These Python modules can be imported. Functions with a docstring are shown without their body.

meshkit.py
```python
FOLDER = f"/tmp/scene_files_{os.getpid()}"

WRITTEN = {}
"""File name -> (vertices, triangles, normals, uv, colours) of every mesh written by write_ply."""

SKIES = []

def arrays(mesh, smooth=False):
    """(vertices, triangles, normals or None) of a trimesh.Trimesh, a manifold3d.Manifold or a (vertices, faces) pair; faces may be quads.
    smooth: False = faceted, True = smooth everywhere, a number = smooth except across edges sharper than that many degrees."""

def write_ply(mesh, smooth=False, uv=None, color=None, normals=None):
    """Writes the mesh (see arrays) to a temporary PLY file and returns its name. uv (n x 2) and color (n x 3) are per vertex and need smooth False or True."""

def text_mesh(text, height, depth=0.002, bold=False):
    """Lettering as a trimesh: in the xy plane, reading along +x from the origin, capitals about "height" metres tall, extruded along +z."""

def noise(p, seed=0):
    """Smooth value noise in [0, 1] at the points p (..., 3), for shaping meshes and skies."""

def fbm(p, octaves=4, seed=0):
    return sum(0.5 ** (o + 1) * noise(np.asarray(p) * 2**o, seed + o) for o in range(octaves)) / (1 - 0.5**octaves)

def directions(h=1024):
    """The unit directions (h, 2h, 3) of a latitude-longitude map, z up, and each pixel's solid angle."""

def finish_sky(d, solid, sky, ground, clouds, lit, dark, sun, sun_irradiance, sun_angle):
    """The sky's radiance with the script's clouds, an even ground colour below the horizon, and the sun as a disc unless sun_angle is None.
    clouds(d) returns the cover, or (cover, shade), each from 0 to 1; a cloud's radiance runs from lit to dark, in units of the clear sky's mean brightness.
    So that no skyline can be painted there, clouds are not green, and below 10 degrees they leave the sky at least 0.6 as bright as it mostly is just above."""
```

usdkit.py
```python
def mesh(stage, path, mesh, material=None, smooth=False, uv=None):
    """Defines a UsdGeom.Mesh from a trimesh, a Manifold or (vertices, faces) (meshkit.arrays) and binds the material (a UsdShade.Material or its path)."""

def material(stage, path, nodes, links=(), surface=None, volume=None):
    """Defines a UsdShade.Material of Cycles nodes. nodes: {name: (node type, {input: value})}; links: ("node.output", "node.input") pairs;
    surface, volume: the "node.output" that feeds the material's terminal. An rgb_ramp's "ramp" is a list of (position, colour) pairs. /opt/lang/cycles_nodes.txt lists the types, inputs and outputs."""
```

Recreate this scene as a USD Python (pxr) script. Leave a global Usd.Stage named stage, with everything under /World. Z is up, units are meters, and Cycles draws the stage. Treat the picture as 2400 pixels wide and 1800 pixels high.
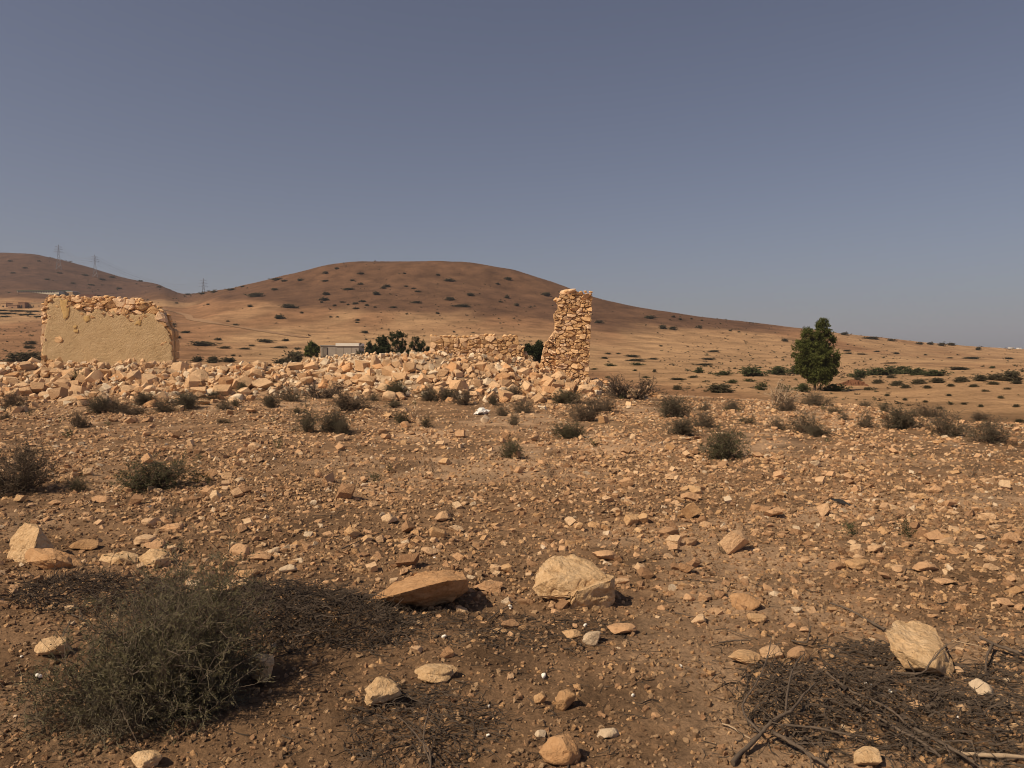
import math, manifold3d, numpy as np, trimesh, usdkit, meshkit
from scipy.interpolate import PchipInterpolator, RegularGridInterpolator
from scipy.spatial import Voronoi, ConvexHull
from shapely.geometry import Polygon, MultiPolygon, Point, box as sbox
import shapely
from pxr import Usd, UsdGeom, UsdLux, UsdShade, Gf, Sdf, Vt

stage = Usd.Stage.CreateInMemory()
UsdGeom.SetStageUpAxis(stage, 'Z')
UsdGeom.SetStageMetersPerUnit(stage, 1.0)
world = UsdGeom.Xform.Define(stage, '/World')
UsdGeom.Scope.Define(stage, '/World/Looks')

# ------------------------------------------------------------------ camera, sky, sun, exposure
EYE = 1.62
FPX = 1779.0                        # focal length in units of a 2400 wide picture
PITCH = math.atan(60 / FPX)
cam = UsdGeom.Camera.Define(stage, '/World/camera')
cam.CreateHorizontalApertureAttr(36.0)
cam.CreateVerticalApertureAttr(27.0)
cam.CreateFocalLengthAttr(36.0 * FPX / 2400)
cam.CreateClippingRangeAttr(Gf.Vec2f(0.05, 20000))
cam.AddTranslateOp().Set(Gf.Vec3d(0, 0, EYE))
cam.AddRotateXYZOp().Set(Gf.Vec3f(90 - math.degrees(PITCH), 0, 0))
cam.CreateExposureAttr(0.1)

SUN = np.array([-0.53, -0.33, 0.0])
SUN_EL = math.radians(46)
SUN[:2] *= math.cos(SUN_EL) / np.linalg.norm(SUN[:2]); SUN[2] = math.sin(SUN_EL)
sun = UsdLux.DistantLight.Define(stage, '/World/sun')
sun.CreateIntensityAttr(1.25)
sun.CreateAngleAttr(0.53)
sun.CreateNormalizeAttr(True)
sun.CreateColorAttr(Gf.Vec3f(1.0, 0.815, 0.59))
sun.AddRotateXYZOp().Set(Gf.Vec3f(90 - math.degrees(SUN_EL), 0, math.degrees(math.atan2(-SUN[0], SUN[1])) + 180 - 0))
sky = UsdLux.DomeLight.Define(stage, '/World/sky')
sky.GetPrim().SetCustomDataByKey('kind', 'structure')
msky = usdkit.material(stage, '/World/Looks/sky_look', {
    'sky': ('sky_texture', {'sky_type': 'single_scattering', 'sun_disc': False, 'sun_elevation': SUN_EL,
                            'sun_rotation': math.atan2(SUN[0], SUN[1]), 'air_density': 1.0, 'aerosol_density': 1.25, 'ozone_density': 1.5, 'altitude': 100.0}),
    'h': ('hsv', {'saturation': 0.74, 'value': 1.0}),
    'wb': ('mix_color', {'blend_type': 'multiply', 'fac': 1.0, 'a': (1, 1, 1), 'b': (1.0, .955, 1.06), 'use_clamp': False}),
    'b': ('background_shader', {'strength': 0.050})},
    [('sky.color', 'h.color'), ('h.color', 'wb.a'), ('wb.result', 'b.color')], surface='b.background')
UsdShade.MaterialBindingAPI.Apply(sky.GetPrim()).Bind(msky)

# ------------------------------------------------------------------ helpers
_used = {}
def numbered(name):
    n = _used.get(name, 0); _used[name] = n + 1
    return name if n == 0 else '%s_%03d' % (name, n)
def tag(o, label=None, cat=None, group=None, kind=None):
    p = o.GetPrim() if hasattr(o, 'GetPrim') else o
    for k, v in (('label', label), ('category', cat), ('group', group), ('kind', kind)):
        if v: p.SetCustomDataByKey(k, v)
    return o
def path_of(name, parent=None):
    base = '/World' if parent is None else str(parent.GetPath())
    return base + '/' + (numbered(name) if parent is None else child_name(base, name))
def child_name(base, name):
    key = base + '|' + name
    n = _used.get(key, 0); _used[key] = n + 1
    return name if n == 0 else '%s_%03d' % (name, n)
def thing(name, label, cat, loc=(0, 0, 0), rotz=0.0, group=None, scale=None):
    x = UsdGeom.Xform.Define(stage, path_of(name))
    x.AddTranslateOp().Set(Gf.Vec3d(*map(float, loc)))
    if rotz: x.AddRotateZOp().Set(float(math.degrees(rotz)))
    if scale is not None: x.AddScaleOp().Set(Gf.Vec3f(*map(float, scale)))
    return tag(x, label, cat, group)
def obj(name, mesh, mat, parent=None, smooth=False, loc=None, rotz=0.0):
    m = usdkit.mesh(stage, path_of(name, parent), mesh, mat, smooth)
    if loc is not None: m.AddTranslateOp().Set(Gf.Vec3d(*map(float, loc)))
    if rotz: m.AddRotateZOp().Set(float(math.degrees(rotz)))
    return m
def copy_of(proto, name, label, cat, loc, rotz, scale, group=None):
    x = thing(name, label, cat, loc, rotz, group, scale)
    x.GetPrim().GetReferences().AddInternalReference(proto.GetPath())
    x.GetPrim().SetInstanceable(True)
    return x
def fbm(p, o=4, seed=0): return meshkit.fbm(np.asarray(p, float), o, seed)
def smooth01(t): t = np.clip(t, 0, 1); return t * t * (3 - 2 * t)
def rot3(rng):
    q = rng.normal(size=4); q /= np.linalg.norm(q); w, x, y, z = q
    return np.array([[1-2*(y*y+z*z), 2*(x*y-z*w), 2*(x*z+y*w)], [2*(x*y+z*w), 1-2*(x*x+z*z), 2*(y*z-x*w)], [2*(x*z-y*w), 2*(y*z+x*w), 1-2*(x*x+y*y)]])

# picture point (in a 2400 x 1800 picture) -> direction, used to read real places off the photograph
def ray(px, py):
    a = (np.asarray(px, float) - 1200) / FPX; b = -(np.asarray(py, float) - 900) / FPX
    c, s = math.cos(PITCH), math.sin(PITCH)
    return a / (c + b * s), (-s + b * c) / (c + b * s)         # x/y and z/y
def at(px, py, y):
    u, w = ray(px, py); return np.array([u * y, y, EYE + w * y])
def zat(px, py, d): return EYE + ray(px, py)[1] * d

# ------------------------------------------------------------------ terrain
Q = lambda py: ('p', py)
COLS = {
 -1000: [(20, .1), (24, .25), (30, .35), (45, 0), (80, .6), (130, Q(843)), (200, Q(800)), (300, Q(748)), (420, Q(705)), (520, Q(682)), (650, Q(640)), (800, Q(600)), (1100, 90), (2000, 40), (4000, 0)],
 0: [(20, .1), (24, .25), (30, .35), (45, 0), (80, .6), (130, Q(843)), (200, Q(800)), (300, Q(748)), (420, Q(705)), (520, Q(682)), (650, Q(640)), (800, Q(591)), (1100, 100), (2000, 40), (4000, 0)],
 250: [(20, .1), (24, .25), (30, .35), (45, 0), (80, .5), (130, Q(845)), (200, Q(803)), (300, Q(752)), (420, Q(714)), (520, Q(698)), (650, Q(672)), (800, Q(638)), (1100, 90), (2000, 40), (4000, 0)],
 440: [(20, .1), (24, .25), (30, .35), (45, -.1), (80, 0), (130, Q(852)), (200, Q(812)), (300, Q(760)), (420, Q(715)), (550, Q(694)), (650, Q(690)), (900, 62), (1300, 100), (2000, 40), (4000, 0)],
 620: [(20, .1), (24, .25), (30, .35), (45, -.2), (80, -.2), (130, Q(855)), (200, Q(815)), (280, Q(765)), (350, Q(715)), (430, Q(672)), (480, Q(657)), (650, 46), (1200, 20), (4000, 0)],
 800: [(20, .1), (24, .25), (30, .35), (45, -.2), (80, -.3), (130, Q(856)), (200, Q(820)), (270, Q(775)), (340, Q(725)), (410, Q(662)), (460, Q(613)), (620, 46), (1200, 20), (4000, 0)],
 1000: [(20, .1), (24, .25), (30, .35), (45, -.2), (80, -.3), (130, Q(857)), (200, Q(822)), (270, Q(778)), (340, Q(728)), (410, Q(662)), (460, Q(611)), (620, 46), (1200, 20), (4000, 0)],
 1200: [(20, .1), (24, .25), (30, .35), (45, -.3), (80, -.4), (130, Q(860)), (200, Q(828)), (270, Q(785)), (340, Q(740)), (410, Q(684)), (460, Q(637)), (620, 40), (1200, 20), (4000, 0)],
 1400: [(20, .1), (24, .22), (28.5, .33), (33, .1), (45, -.9), (60, Q(922)), (90, Q(894)), (130, Q(870)), (200, Q(833)), (270, Q(798)), (340, Q(758)), (400, Q(718)), (450, Q(695)), (620, 25), (1200, 15), (4000, 0)],
 1700: [(20, .04), (24, .1), (28, .12), (34, -.4), (45, -1.0), (60, Q(916)), (90, Q(890)), (130, Q(872)), (200, Q(848)), (280, Q(815)), (360, Q(772)), (430, Q(750)), (600, 15), (1200, 10), (4000, 0)],
 2000: [(18, .0), (22, .0), (26.5, 0), (35, -1.2), (46, -1.6), (60, Q(936)), (80, Q(912)), (110, Q(888)), (160, Q(870)), (220, Q(852)), (300, Q(822)), (420, Q(786)), (600, 8), (1200, 6), (4000, 0)],
 2300: [(14, 0), (18.5, 0), (24, -.65), (30, -.9), (60, Q(928)), (90, Q(893)), (130, Q(873)), (200, Q(856)), (300, Q(838)), (450, Q(815)), (600, 6), (1000, 8), (1800, Q(819)), (2600, 20), (4000, 10)],
 3400: [(14, 0), (18.5, 0), (24, -.65), (30, -.9), (60, Q(930)), (90, Q(897)), (130, Q(878)), (200, Q(862)), (300, Q(848)), (450, Q(832)), (600, 6), (1000, 8), (1800, Q(820)), (2600, 20), (4000, 10)],
}
SKY_X = [-1000, 0, 65, 141, 217, 304, 369, 440, 530, 608, 705, 781, 857, 976, 1085, 1193, 1302, 1389, 1519, 1736, 1866, 1975, 2061, 2170, 2278, 2400, 3400]
SKY_Y = [598, 591, 593, 608, 629, 654, 667, 688, 677, 659, 635, 616, 609, 610, 615, 635, 665, 694, 721, 752, 768, 783, 792, 803, 811, 818, 822]
TU = np.linspace(ray(-1000, 840)[0], ray(3400, 840)[0], 321)
TD = np.exp(np.linspace(math.log(2.0), math.log(4000), 520))
_cu, _rows = [], []
for px, kn in sorted(COLS.items()):
    d = [2.0, 10.0] + [k[0] for k in kn]; z = [0.0, 0.0] + [zat(px, k[1][1], k[0]) if isinstance(k[1], tuple) else k[1] for k in kn]
    _cu.append(ray(px, 840)[0]); _rows.append(PchipInterpolator(np.log(d), z)(np.log(TD)))
TAB = PchipInterpolator(_cu, np.array(_rows), axis=0)(TU)
_want = PchipInterpolator(ray(np.array(SKY_X), 840)[0], ray(np.array(SKY_X), np.array(SKY_Y))[1])(TU)
for _ in range(3):
    e = (TAB - EYE) / TD
    mask = (TD > 180) & (TD < 1000)
    k = np.argmax(np.where(mask, e, -9), axis=1)
    gap = _want - e[np.arange(len(TU)), k]
    gap = np.convolve(np.pad(gap, 1, 'edge'), np.ones(3) / 3, 'valid')
    w = smooth01((np.log(TD)[None, :] - math.log(160)) / (np.log(TD[k])[:, None] - math.log(160))) * smooth01((1100 - TD[None, :]) / 250 + .2)
    TAB = TAB + gap[:, None] * TD[None, :] * w
_rgi = RegularGridInterpolator((TU, np.log(TD)), TAB)

MOUND_X = [-60, -30, -20, -14, -9, -6, -3, -1, .6, 1.6, 2.6, 3.4, 4.6]
MOUND_A = [0.2, .7, .92, .9, .92, 1.22, 1.28, 1.15, 1.0, .8, .5, .3, 0]
_ma = PchipInterpolator(MOUND_X, MOUND_A)
def mound(x, y):
    x = np.asarray(x, float); y = np.asarray(y, float)
    a = np.where((x > -60) & (x < 4.6), _ma(np.clip(x, -60, 4.6)), np.where(x <= -60, .2, 0))
    yc = 28.6 + 0.5 * np.sin(x * .7)
    t = y - yc
    g = np.where(t < 0, np.exp(-(t / 2.5) ** 2), np.exp(-(t / 2.2) ** 2))
    return a * g * (0.82 + .4 * fbm(np.stack([x * .55, y * .55, 0 * x], -1), 3, 5))
def height(x, y, fine=True):
    x = np.asarray(x, float); y = np.asarray(y, float)
    yy = np.clip(y, 2.0, 3990); u = np.clip(x / yy, TU[0], TU[-1])
    z = _rgi(np.stack([u, np.log(yy)], -1)) + mound(x, y)
    r = np.hypot(x, y)
    p = np.stack([x, y, 0 * x], -1)
    z = z + (fbm(p / 90, 4, 1) - .5) * 2.6 * smooth01((r - 150) / 250)
    z = z + (fbm(p / 14, 3, 2) - .5) * .9 * smooth01((r - 40) / 100)
    z = z + (fbm(p / 2.3, 3, 3) - .5) * .12 * smooth01((r - 1.5) / 6)
    if fine:
        z = z + (fbm(p / .42, 4, 4) - .5) * .07 * smooth01((160 - r) / 100) + (fbm(p / .09, 3, 6) - .5) * .036 * smooth01((16 - r) / 8)
    return z
_RD = np.exp(np.linspace(math.log(2.0), math.log(2500), 2600))
def hit(px, py):
    """where the line of sight through a picture point meets the ground"""
    for k in range(60):
        u, w = ray(px, py)
        h = height(u * _RD, _RD, False); r = EYE + w * _RD
        i = np.nonzero(r < h)[0]
        if len(i) and i[0] > 0:
            i = i[0]; a, b = r[i-1] - h[i-1], h[i] - r[i]; t = a / (a + b + 1e-9); y = _RD[i-1] * (1 - t) + _RD[i] * t
            return np.array([u * y, y, float(height(u * y, y, False))])
        py += 1.5
    return np.array([u * 500, 500, 0.0])

# ------------------------------------------------------------------ materials
L = '/World/Looks/'
def rough(name, stops, s1, s2=None, bump=.4, bscale=60, bdist=.02, rgh=.95, detail=6, island=.0, coords='world'):
    """earthy surface: a colour ramp driven by noise at two scales, with fine relief"""
    n = {'g': ('geometry', {}), 'n1': ('noise_texture', {'scale': s1, 'detail': detail, 'roughness': .62}),
         'n2': ('noise_texture', {'scale': s2 or s1 * 9, 'detail': 4.0, 'roughness': .65}),
         'm': ('math', {'math_type': 'multiply_add', 'value2': .45}), 'a': ('math', {'math_type': 'multiply', 'value2': .55}),
         'r': ('rgb_ramp', {'ramp': stops}),
         'nb': ('noise_texture', {'scale': bscale, 'detail': 5.0, 'roughness': .7}),
         'b': ('bump', {'strength': bump, 'distance': bdist}),
         'p': ('principled_bsdf', {'roughness': rgh, 'specular_ior_level': .15})}
    src = 'g.position'
    if coords == 'object':
        n['tc'] = ('texture_coordinate', {}); src = 'tc.object'
    l = [(src, 'n1.vector'), (src, 'n2.vector'), (src, 'nb.vector'), ('n1.fac', 'a.value1'), ('n2.fac', 'm.value1'), ('a.value', 'm.value3'),
         ('nb.fac', 'b.height'), ('b.normal', 'p.normal'), ('r.color', 'p.base_color')]
    if island:
        n['io'] = ('object_info', {}); n['ia'] = ('math', {'math_type': 'multiply_add', 'value2': island, 'value3': -island / 2}); n['is'] = ('math', {'math_type': 'add'})
        l += [('io.random', 'ia.value1'), ('ia.value', 'is.value1'), ('m.value', 'is.value2'), ('is.value', 'r.fac')]
    else:
        l.append(('m.value', 'r.fac'))
    return usdkit.material(stage, L + name, n, l, surface='p.BSDF')
def flat(name, c, rgh=.85, spec=.2, var=.25, s=8):
    c = np.array(c); return rough(name, [(.3, c * (1 - var)), (.7, np.minimum(c * (1 + var), .95))], s, bump=.15, bscale=s * 12, rgh=rgh)
def leafy(name, c, var=.35, s=3.0, trans=.3):
    c = np.array(c)
    return usdkit.material(stage, L + name, {
        'g': ('geometry', {}), 'n': ('noise_texture', {'scale': s, 'detail': 3.0}), 'r': ('rgb_ramp', {'ramp': [(.3, c * (1 - var)), (.7, c * (1 + var))]}),
        'd': ('principled_bsdf', {'roughness': .8, 'specular_ior_level': .12}), 't': ('translucent_bsdf', {}), 'm': ('mix_closure', {'fac': trans})},
        [('g.position', 'n.vector'), ('n.fac', 'r.fac'), ('r.color', 'd.base_color'), ('r.color', 't.color'), ('d.BSDF', 'm.closure1'), ('t.BSDF', 'm.closure2')], surface='m.closure')

STONE = [
    rough('limestone_tan', [(.22, (0.268, 0.148, 0.075)), (.42, (0.474, 0.284, 0.153)), (.7, (0.619, 0.392, 0.221))], 5, 30, bump=.9, bscale=40, bdist=.03, island=.3),
    rough('limestone_pale', [(.22, (0.366, 0.219, 0.120)), (.48, (0.571, 0.376, 0.219)), (.75, (0.645, 0.475, 0.298))], 5, 30, bump=.9, bscale=40, bdist=.03, island=.3),
    rough('limestone_orange', [(.22, (0.285, 0.161, 0.079)), (.48, (0.496, 0.303, 0.153)), (.75, (0.608, 0.409, 0.227))], 5, 30, bump=.9, bscale=40, bdist=.03, island=.3),
    rough('limestone_brown', [(.22, (0.194, 0.108, 0.057)), (.48, (0.328, 0.193, 0.105)), (.75, (0.450, 0.278, 0.155))], 5, 30, bump=.9, bscale=40, bdist=.03, island=.3),
    rough('limestone_white', [(.22, (0.409, 0.299, 0.193)), (.5, (0.539, 0.418, 0.287)), (.75, (0.605, 0.493, 0.361))], 5, 30, bump=.7, bscale=40, bdist=.03, island=.3),
]
RUBBLE = [rough('rubble_' + n_, [(.22, np.array(a_) * .52), (.44, np.array(a_) * .92), (.72, np.minimum(np.array(a_) * 1.18, .8))], 4, 26, bump=.9, bscale=24, bdist=.05, island=.25) for n_, a_ in
    (('tan', (.58, .375, .21)), ('pale', (.63, .43, .255)), ('orange', (.56, .325, .165)), ('brown', (.44, .285, .165)), ('white', (.68, .55, .39)))]
def stone_mat(rng, w=(.42, .2, .18, .17, .03)): return STONE[int(rng.choice(5, p=np.array(w) / sum(w)))]
HERO = rough('boulder_limestone', [(.28, (.27, .155, .075)), (.40, (.45, .29, .15)), (.52, (.58, .40, .225)), (.72, (.70, .53, .34))], 6, 45, bump=1.0, bscale=30, bdist=.03)
HERO_O = rough('boulder_orange', [(.28, (.22, .115, .055)), (.45, (.40, .23, .112)), (.7, (.52, .325, .175))], 6, 45, bump=.9, bscale=38, bdist=.02)
PLASTER = rough('yellow_earth_plaster', [(.28, (.34, .235, .125)), (.46, (.49, .355, .20)), (.60, (.545, .40, .235)), (.75, (.64, .49, .31))], 2.2, 26, bump=1.0, bscale=28, bdist=.04)
PLASTER2 = rough('smooth_yellow_plaster', [(.3, (.42, .27, .11)), (.5, (.51, .345, .15)), (.72, (.56, .40, .19))], 2, 18, bump=.25, bscale=30, bdist=.02)
MORTAR = rough('lime_mortar', [(.3, (.30, .185, .095)), (.6, (.44, .29, .155))], 6, 40, bump=.8, bscale=30, bdist=.04)
WALLSTONE = [
    rough('wall_stone_tan', [(.25, (0.436, 0.262, 0.129)), (.5, (0.629, 0.402, 0.211)), (.75, (0.730, 0.491, 0.279))], 7, 30, bump=1.0, bscale=34, bdist=.03, island=.35),
    rough('wall_stone_ochre', [(.25, (0.423, 0.255, 0.122)), (.5, (0.603, 0.376, 0.190)), (.75, (0.692, 0.459, 0.244))], 7, 30, bump=1.0, bscale=34, bdist=.03, island=.35),
    rough('wall_stone_pale', [(.25, (0.513, 0.331, 0.190)), (.5, (0.692, 0.471, 0.284)), (.75, (0.780, 0.567, 0.380))], 7, 30, bump=1.0, bscale=34, bdist=.03, island=.35)]
TWIG = flat('dry_twig', (.13, .098, .07), var=.45, s=14)
BARK = flat('grey_bark', (.105, .080, .060), var=.4, s=25)
PALEWOOD = flat('bleached_wood', (.36, .27, .18), var=.3, s=25)
GREY_LEAF = [leafy('grey_green_scrub', (.115, .104, .068)), leafy('brown_scrub', (.12, .092, .062)), leafy('olive_scrub', (.10, .10, .052))]
SHRUB = [leafy('dark_shrub', (.10, .09, .052), s=.8), leafy('dusty_shrub', (.12, .105, .062), s=.8), leafy('green_shrub', (.09, .105, .045), s=.8)]
TREE_LEAF = leafy('tree_leaf', (.095, .108, .030), var=.45, s=1.3, trans=.35)
GUM_LEAF = leafy('gum_leaf', (.045, .055, .025), var=.4, s=1.0)
STEEL = flat('galvanised_steel', (.30, .30, .31), rgh=.6, var=.1)
CONCRETE = rough('grey_render', [(.3, (.27, .235, .195)), (.7, (.38, .335, .285))], .6, 6, bump=.15, bscale=10)
WHITEWASH = flat('white_paint', (.72, .69, .62), var=.08, s=2)
SHELL = flat('shell_white', (.78, .74, .66), rgh=.4, var=.1, s=60)
BAG = flat('white_plastic', (.78, .76, .71), rgh=.5, var=.06, s=6)
BLACKRUB = flat('black_rubber', (.03, .03, .03), rgh=.6, var=.2)
GREENROOF = flat('green_sheet', (.10, .19, .10), rgh=.6, var=.15, s=.3)
BUFF = flat('buff_adobe', (.42, .28, .16), var=.2, s=.4)
REDWALL = flat('red_brown_wall', (.20, .095, .06), var=.2, s=.4)
DARK = flat('dark_opening', (.04, .03, .025))
REDEARTH = rough('red_earth', [(.3, (.11, .05, .028)), (.6, (.17, .08, .043))], .8, 6, bump=.8, bscale=4, bdist=.2)

GROUND = usdkit.material(stage, L + 'bare_ground', {
    'at': ('attribute', {'attribute': 'soil'}), 'g': ('geometry', {}),
    'n1': ('noise_texture', {'scale': 2.1, 'detail': 7.0, 'roughness': .68}), 'n2': ('noise_texture', {'scale': 38.0, 'detail': 5.0, 'roughness': .75}),
    'n3': ('noise_texture', {'scale': .11, 'detail': 8.0, 'roughness': .7}),
    'r1': ('rgb_ramp', {'ramp': [(.3, (.62, .61, .60)), (.5, (1, 1, 1)), (.72, (1.35, 1.35, 1.33))]}),
    'r2': ('rgb_ramp', {'ramp': [(.30, (.42, .41, .40)), (.44, (.9, .9, .9)), (.60, (1.15, 1.15, 1.15)), (.72, (1.8, 1.75, 1.65))]}),
    'r3': ('rgb_ramp', {'ramp': [(.33, (.64, .63, .62)), (.5, (1, 1, 1)), (.67, (1.3, 1.29, 1.28))]}),
    'm1': ('mix_color', {'blend_type': 'multiply', 'fac': 1.0, 'use_clamp': False}), 'm2': ('mix_color', {'blend_type': 'multiply', 'fac': 1.0, 'use_clamp': False}), 'm3': ('mix_color', {'blend_type': 'multiply', 'fac': 1.0}),
    'nb': ('noise_texture', {'scale': 55.0, 'detail': 6.0, 'roughness': .75}), 'b': ('bump', {'strength': 1.0, 'distance': .022}),
    'p': ('principled_bsdf', {'roughness': 1.0, 'specular_ior_level': .1})},
    [('g.position', 'n1.vector'), ('g.position', 'n2.vector'), ('g.position', 'n3.vector'), ('g.position', 'nb.vector'),
     ('n1.fac', 'r1.fac'), ('n2.fac', 'r2.fac'), ('n3.fac', 'r3.fac'), ('at.color', 'm1.a'), ('r1.color', 'm1.b'), ('m1.result', 'm2.a'), ('r2.color', 'm2.b'),
     ('m2.result', 'm3.a'), ('r3.color', 'm3.b'), ('m3.result', 'p.base_color'), ('nb.fac', 'b.height'), ('b.normal', 'p.normal')], surface='p.BSDF')

SOILCLOD = [rough('soil_clod', [(.3, (.15, .092, .052)), (.7, (.27, .17, .097))], 6, 40, bump=.9, bscale=60), rough('pale_soil_clod', [(.3, (.27, .175, .10)), (.7, (.41, .275, .16))], 6, 40, bump=.9, bscale=60)]

# ------------------------------------------------------------------ the ground: one sheet to the horizon
def soil(x, y, z):
    p = np.stack([x, y, 0 * x], -1); r = np.hypot(x, y); u = x / np.maximum(y, 2)
    near = np.array([.225, .140, .080]); dusty = np.array([.40, .268, .165]); dark = np.array([.118, .075, .045])
    n = fbm(p / 1.7, 4, 11)[..., None]; n2 = fbm(p / .5, 3, 12)[..., None]
    c = near + (dusty - near) * smooth01((n - .5 + ((.13 + .06 * (x < -.2)) * smooth01((4.8 - y) / 1.2))[..., None]) / .2) * .85 + (dark - near) * smooth01((.46 - n2) / .16) * .6
    lime = np.array([.52, .40, .27])
    k = smooth01((mound(x, y) - .15) / .4) * (.35 + .65 * np.exp(-((x + 6.2) / 2.2) ** 2))
    c = c + (lime - c) * k[..., None] * .85
    pale = np.array([.40, .265, .15])      # bare pale crust in front of the pillar
    k = np.exp(-(((x - 2.9) / 1.3) ** 2 + ((y - 18.6) / 1.5) ** 2)) * smooth01((fbm(p / .6, 3, 15) - .3) / .3)
    c = c + (pale - c) * k[..., None] * .8
    plain = np.array([.225, .124, .064]); field = np.array([.33, .208, .11]); hill = np.array([.105, .057, .033]); far = np.array([.088, .049, .032])
    q = fbm(p / 40, 4, 13); q2 = fbm(p * np.array([1, .22, 1]) / 55, 4, 14)
    f = plain + (field - plain) * smooth01((q2 - .47) / .14)[..., None] * .8
    band = smooth01((y - 105) / 60) * smooth01((330 - y) / 110) * smooth01((u + .42) / .12)
    f = f + (field - f) * (band * (.45 + .55 * smooth01((q - .35) / .2)))[..., None]
    zl = np.interp(u, [-.7, -.4, -.3, -.1, .05, .15, .35, .5, .7], [34, 30, 19, 15, 14, 11, 13, 16, 30])
    f = f + (hill - f) * (smooth01((z + (q - .5) * 14 - zl) / 8) * .95)[..., None]
    f = f + (far - f) * smooth01((y - 470) / 140)[..., None] * smooth01((.1 - u) / .3)[..., None]
    f = f * (1 + .5 * (fbm(p / 9, 4, 16) - .5))[..., None]
    w = smooth01((r - np.interp(u, [-.7, .15, .35, .6], [31, 31, 31, 23])) / 10)[..., None]
    return c * (1 - w) + f * w
th = np.unique(np.concatenate([np.linspace(-42, 42, 640), np.linspace(42, 180, 70), np.linspace(-180, -42, 70)]))[1:]
th = np.radians(th)
rr = np.concatenate([[.3, .7, 1.2, 1.7], np.exp(np.linspace(math.log(2.1), math.log(45), 430)), np.exp(np.linspace(math.log(45.5), math.log(1200), 300)), [1350, 1500, 1650, 1800, 2000, 2300, 2700, 3200, 3900, 6000]])
T, R = np.meshgrid(th, rr)
GX, GY = R * np.sin(T), R * np.cos(T)
GZ = height(GX, GY)
GC = soil(GX, GY, GZ)
nv = GX.size; nt = len(th)
i = np.arange(nv).reshape(GX.shape); i2 = np.roll(i, -1, axis=1)
quads = np.stack([i[:-1], i2[:-1], i2[1:], i[1:]], -1).reshape(-1, 4)
F = np.vstack([quads[:, [0, 2, 1]], quads[:, [0, 3, 2]]])
V = np.vstack([np.stack([GX, GY, GZ], -1).reshape(-1, 3), [[0, 0, float(height(np.array(0.), np.array(0.)))]]])
F = np.vstack([F, np.stack([np.full(nt, nv), i2[0], i[0]], -1)])
e1 = np.cross(V[F[:, 1]] - V[F[:, 0]], V[F[:, 2]] - V[F[:, 0]])
if e1[:, 2].mean() < 0: F = F[:, ::-1]
ground = obj('ground', (V, F), GROUND, smooth=True)
UsdGeom.PrimvarsAPI(ground).CreatePrimvar('soil', Sdf.ValueTypeNames.Color3fArray, 'vertex').Set(Vt.Vec3fArray.FromNumpy(np.vstack([GC.reshape(-1, 3), GC[0, :1]]).astype(np.float32)))
tag(ground, 'bare stony brown ground rising to domed reddish hills', 'ground', kind='structure')

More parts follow.
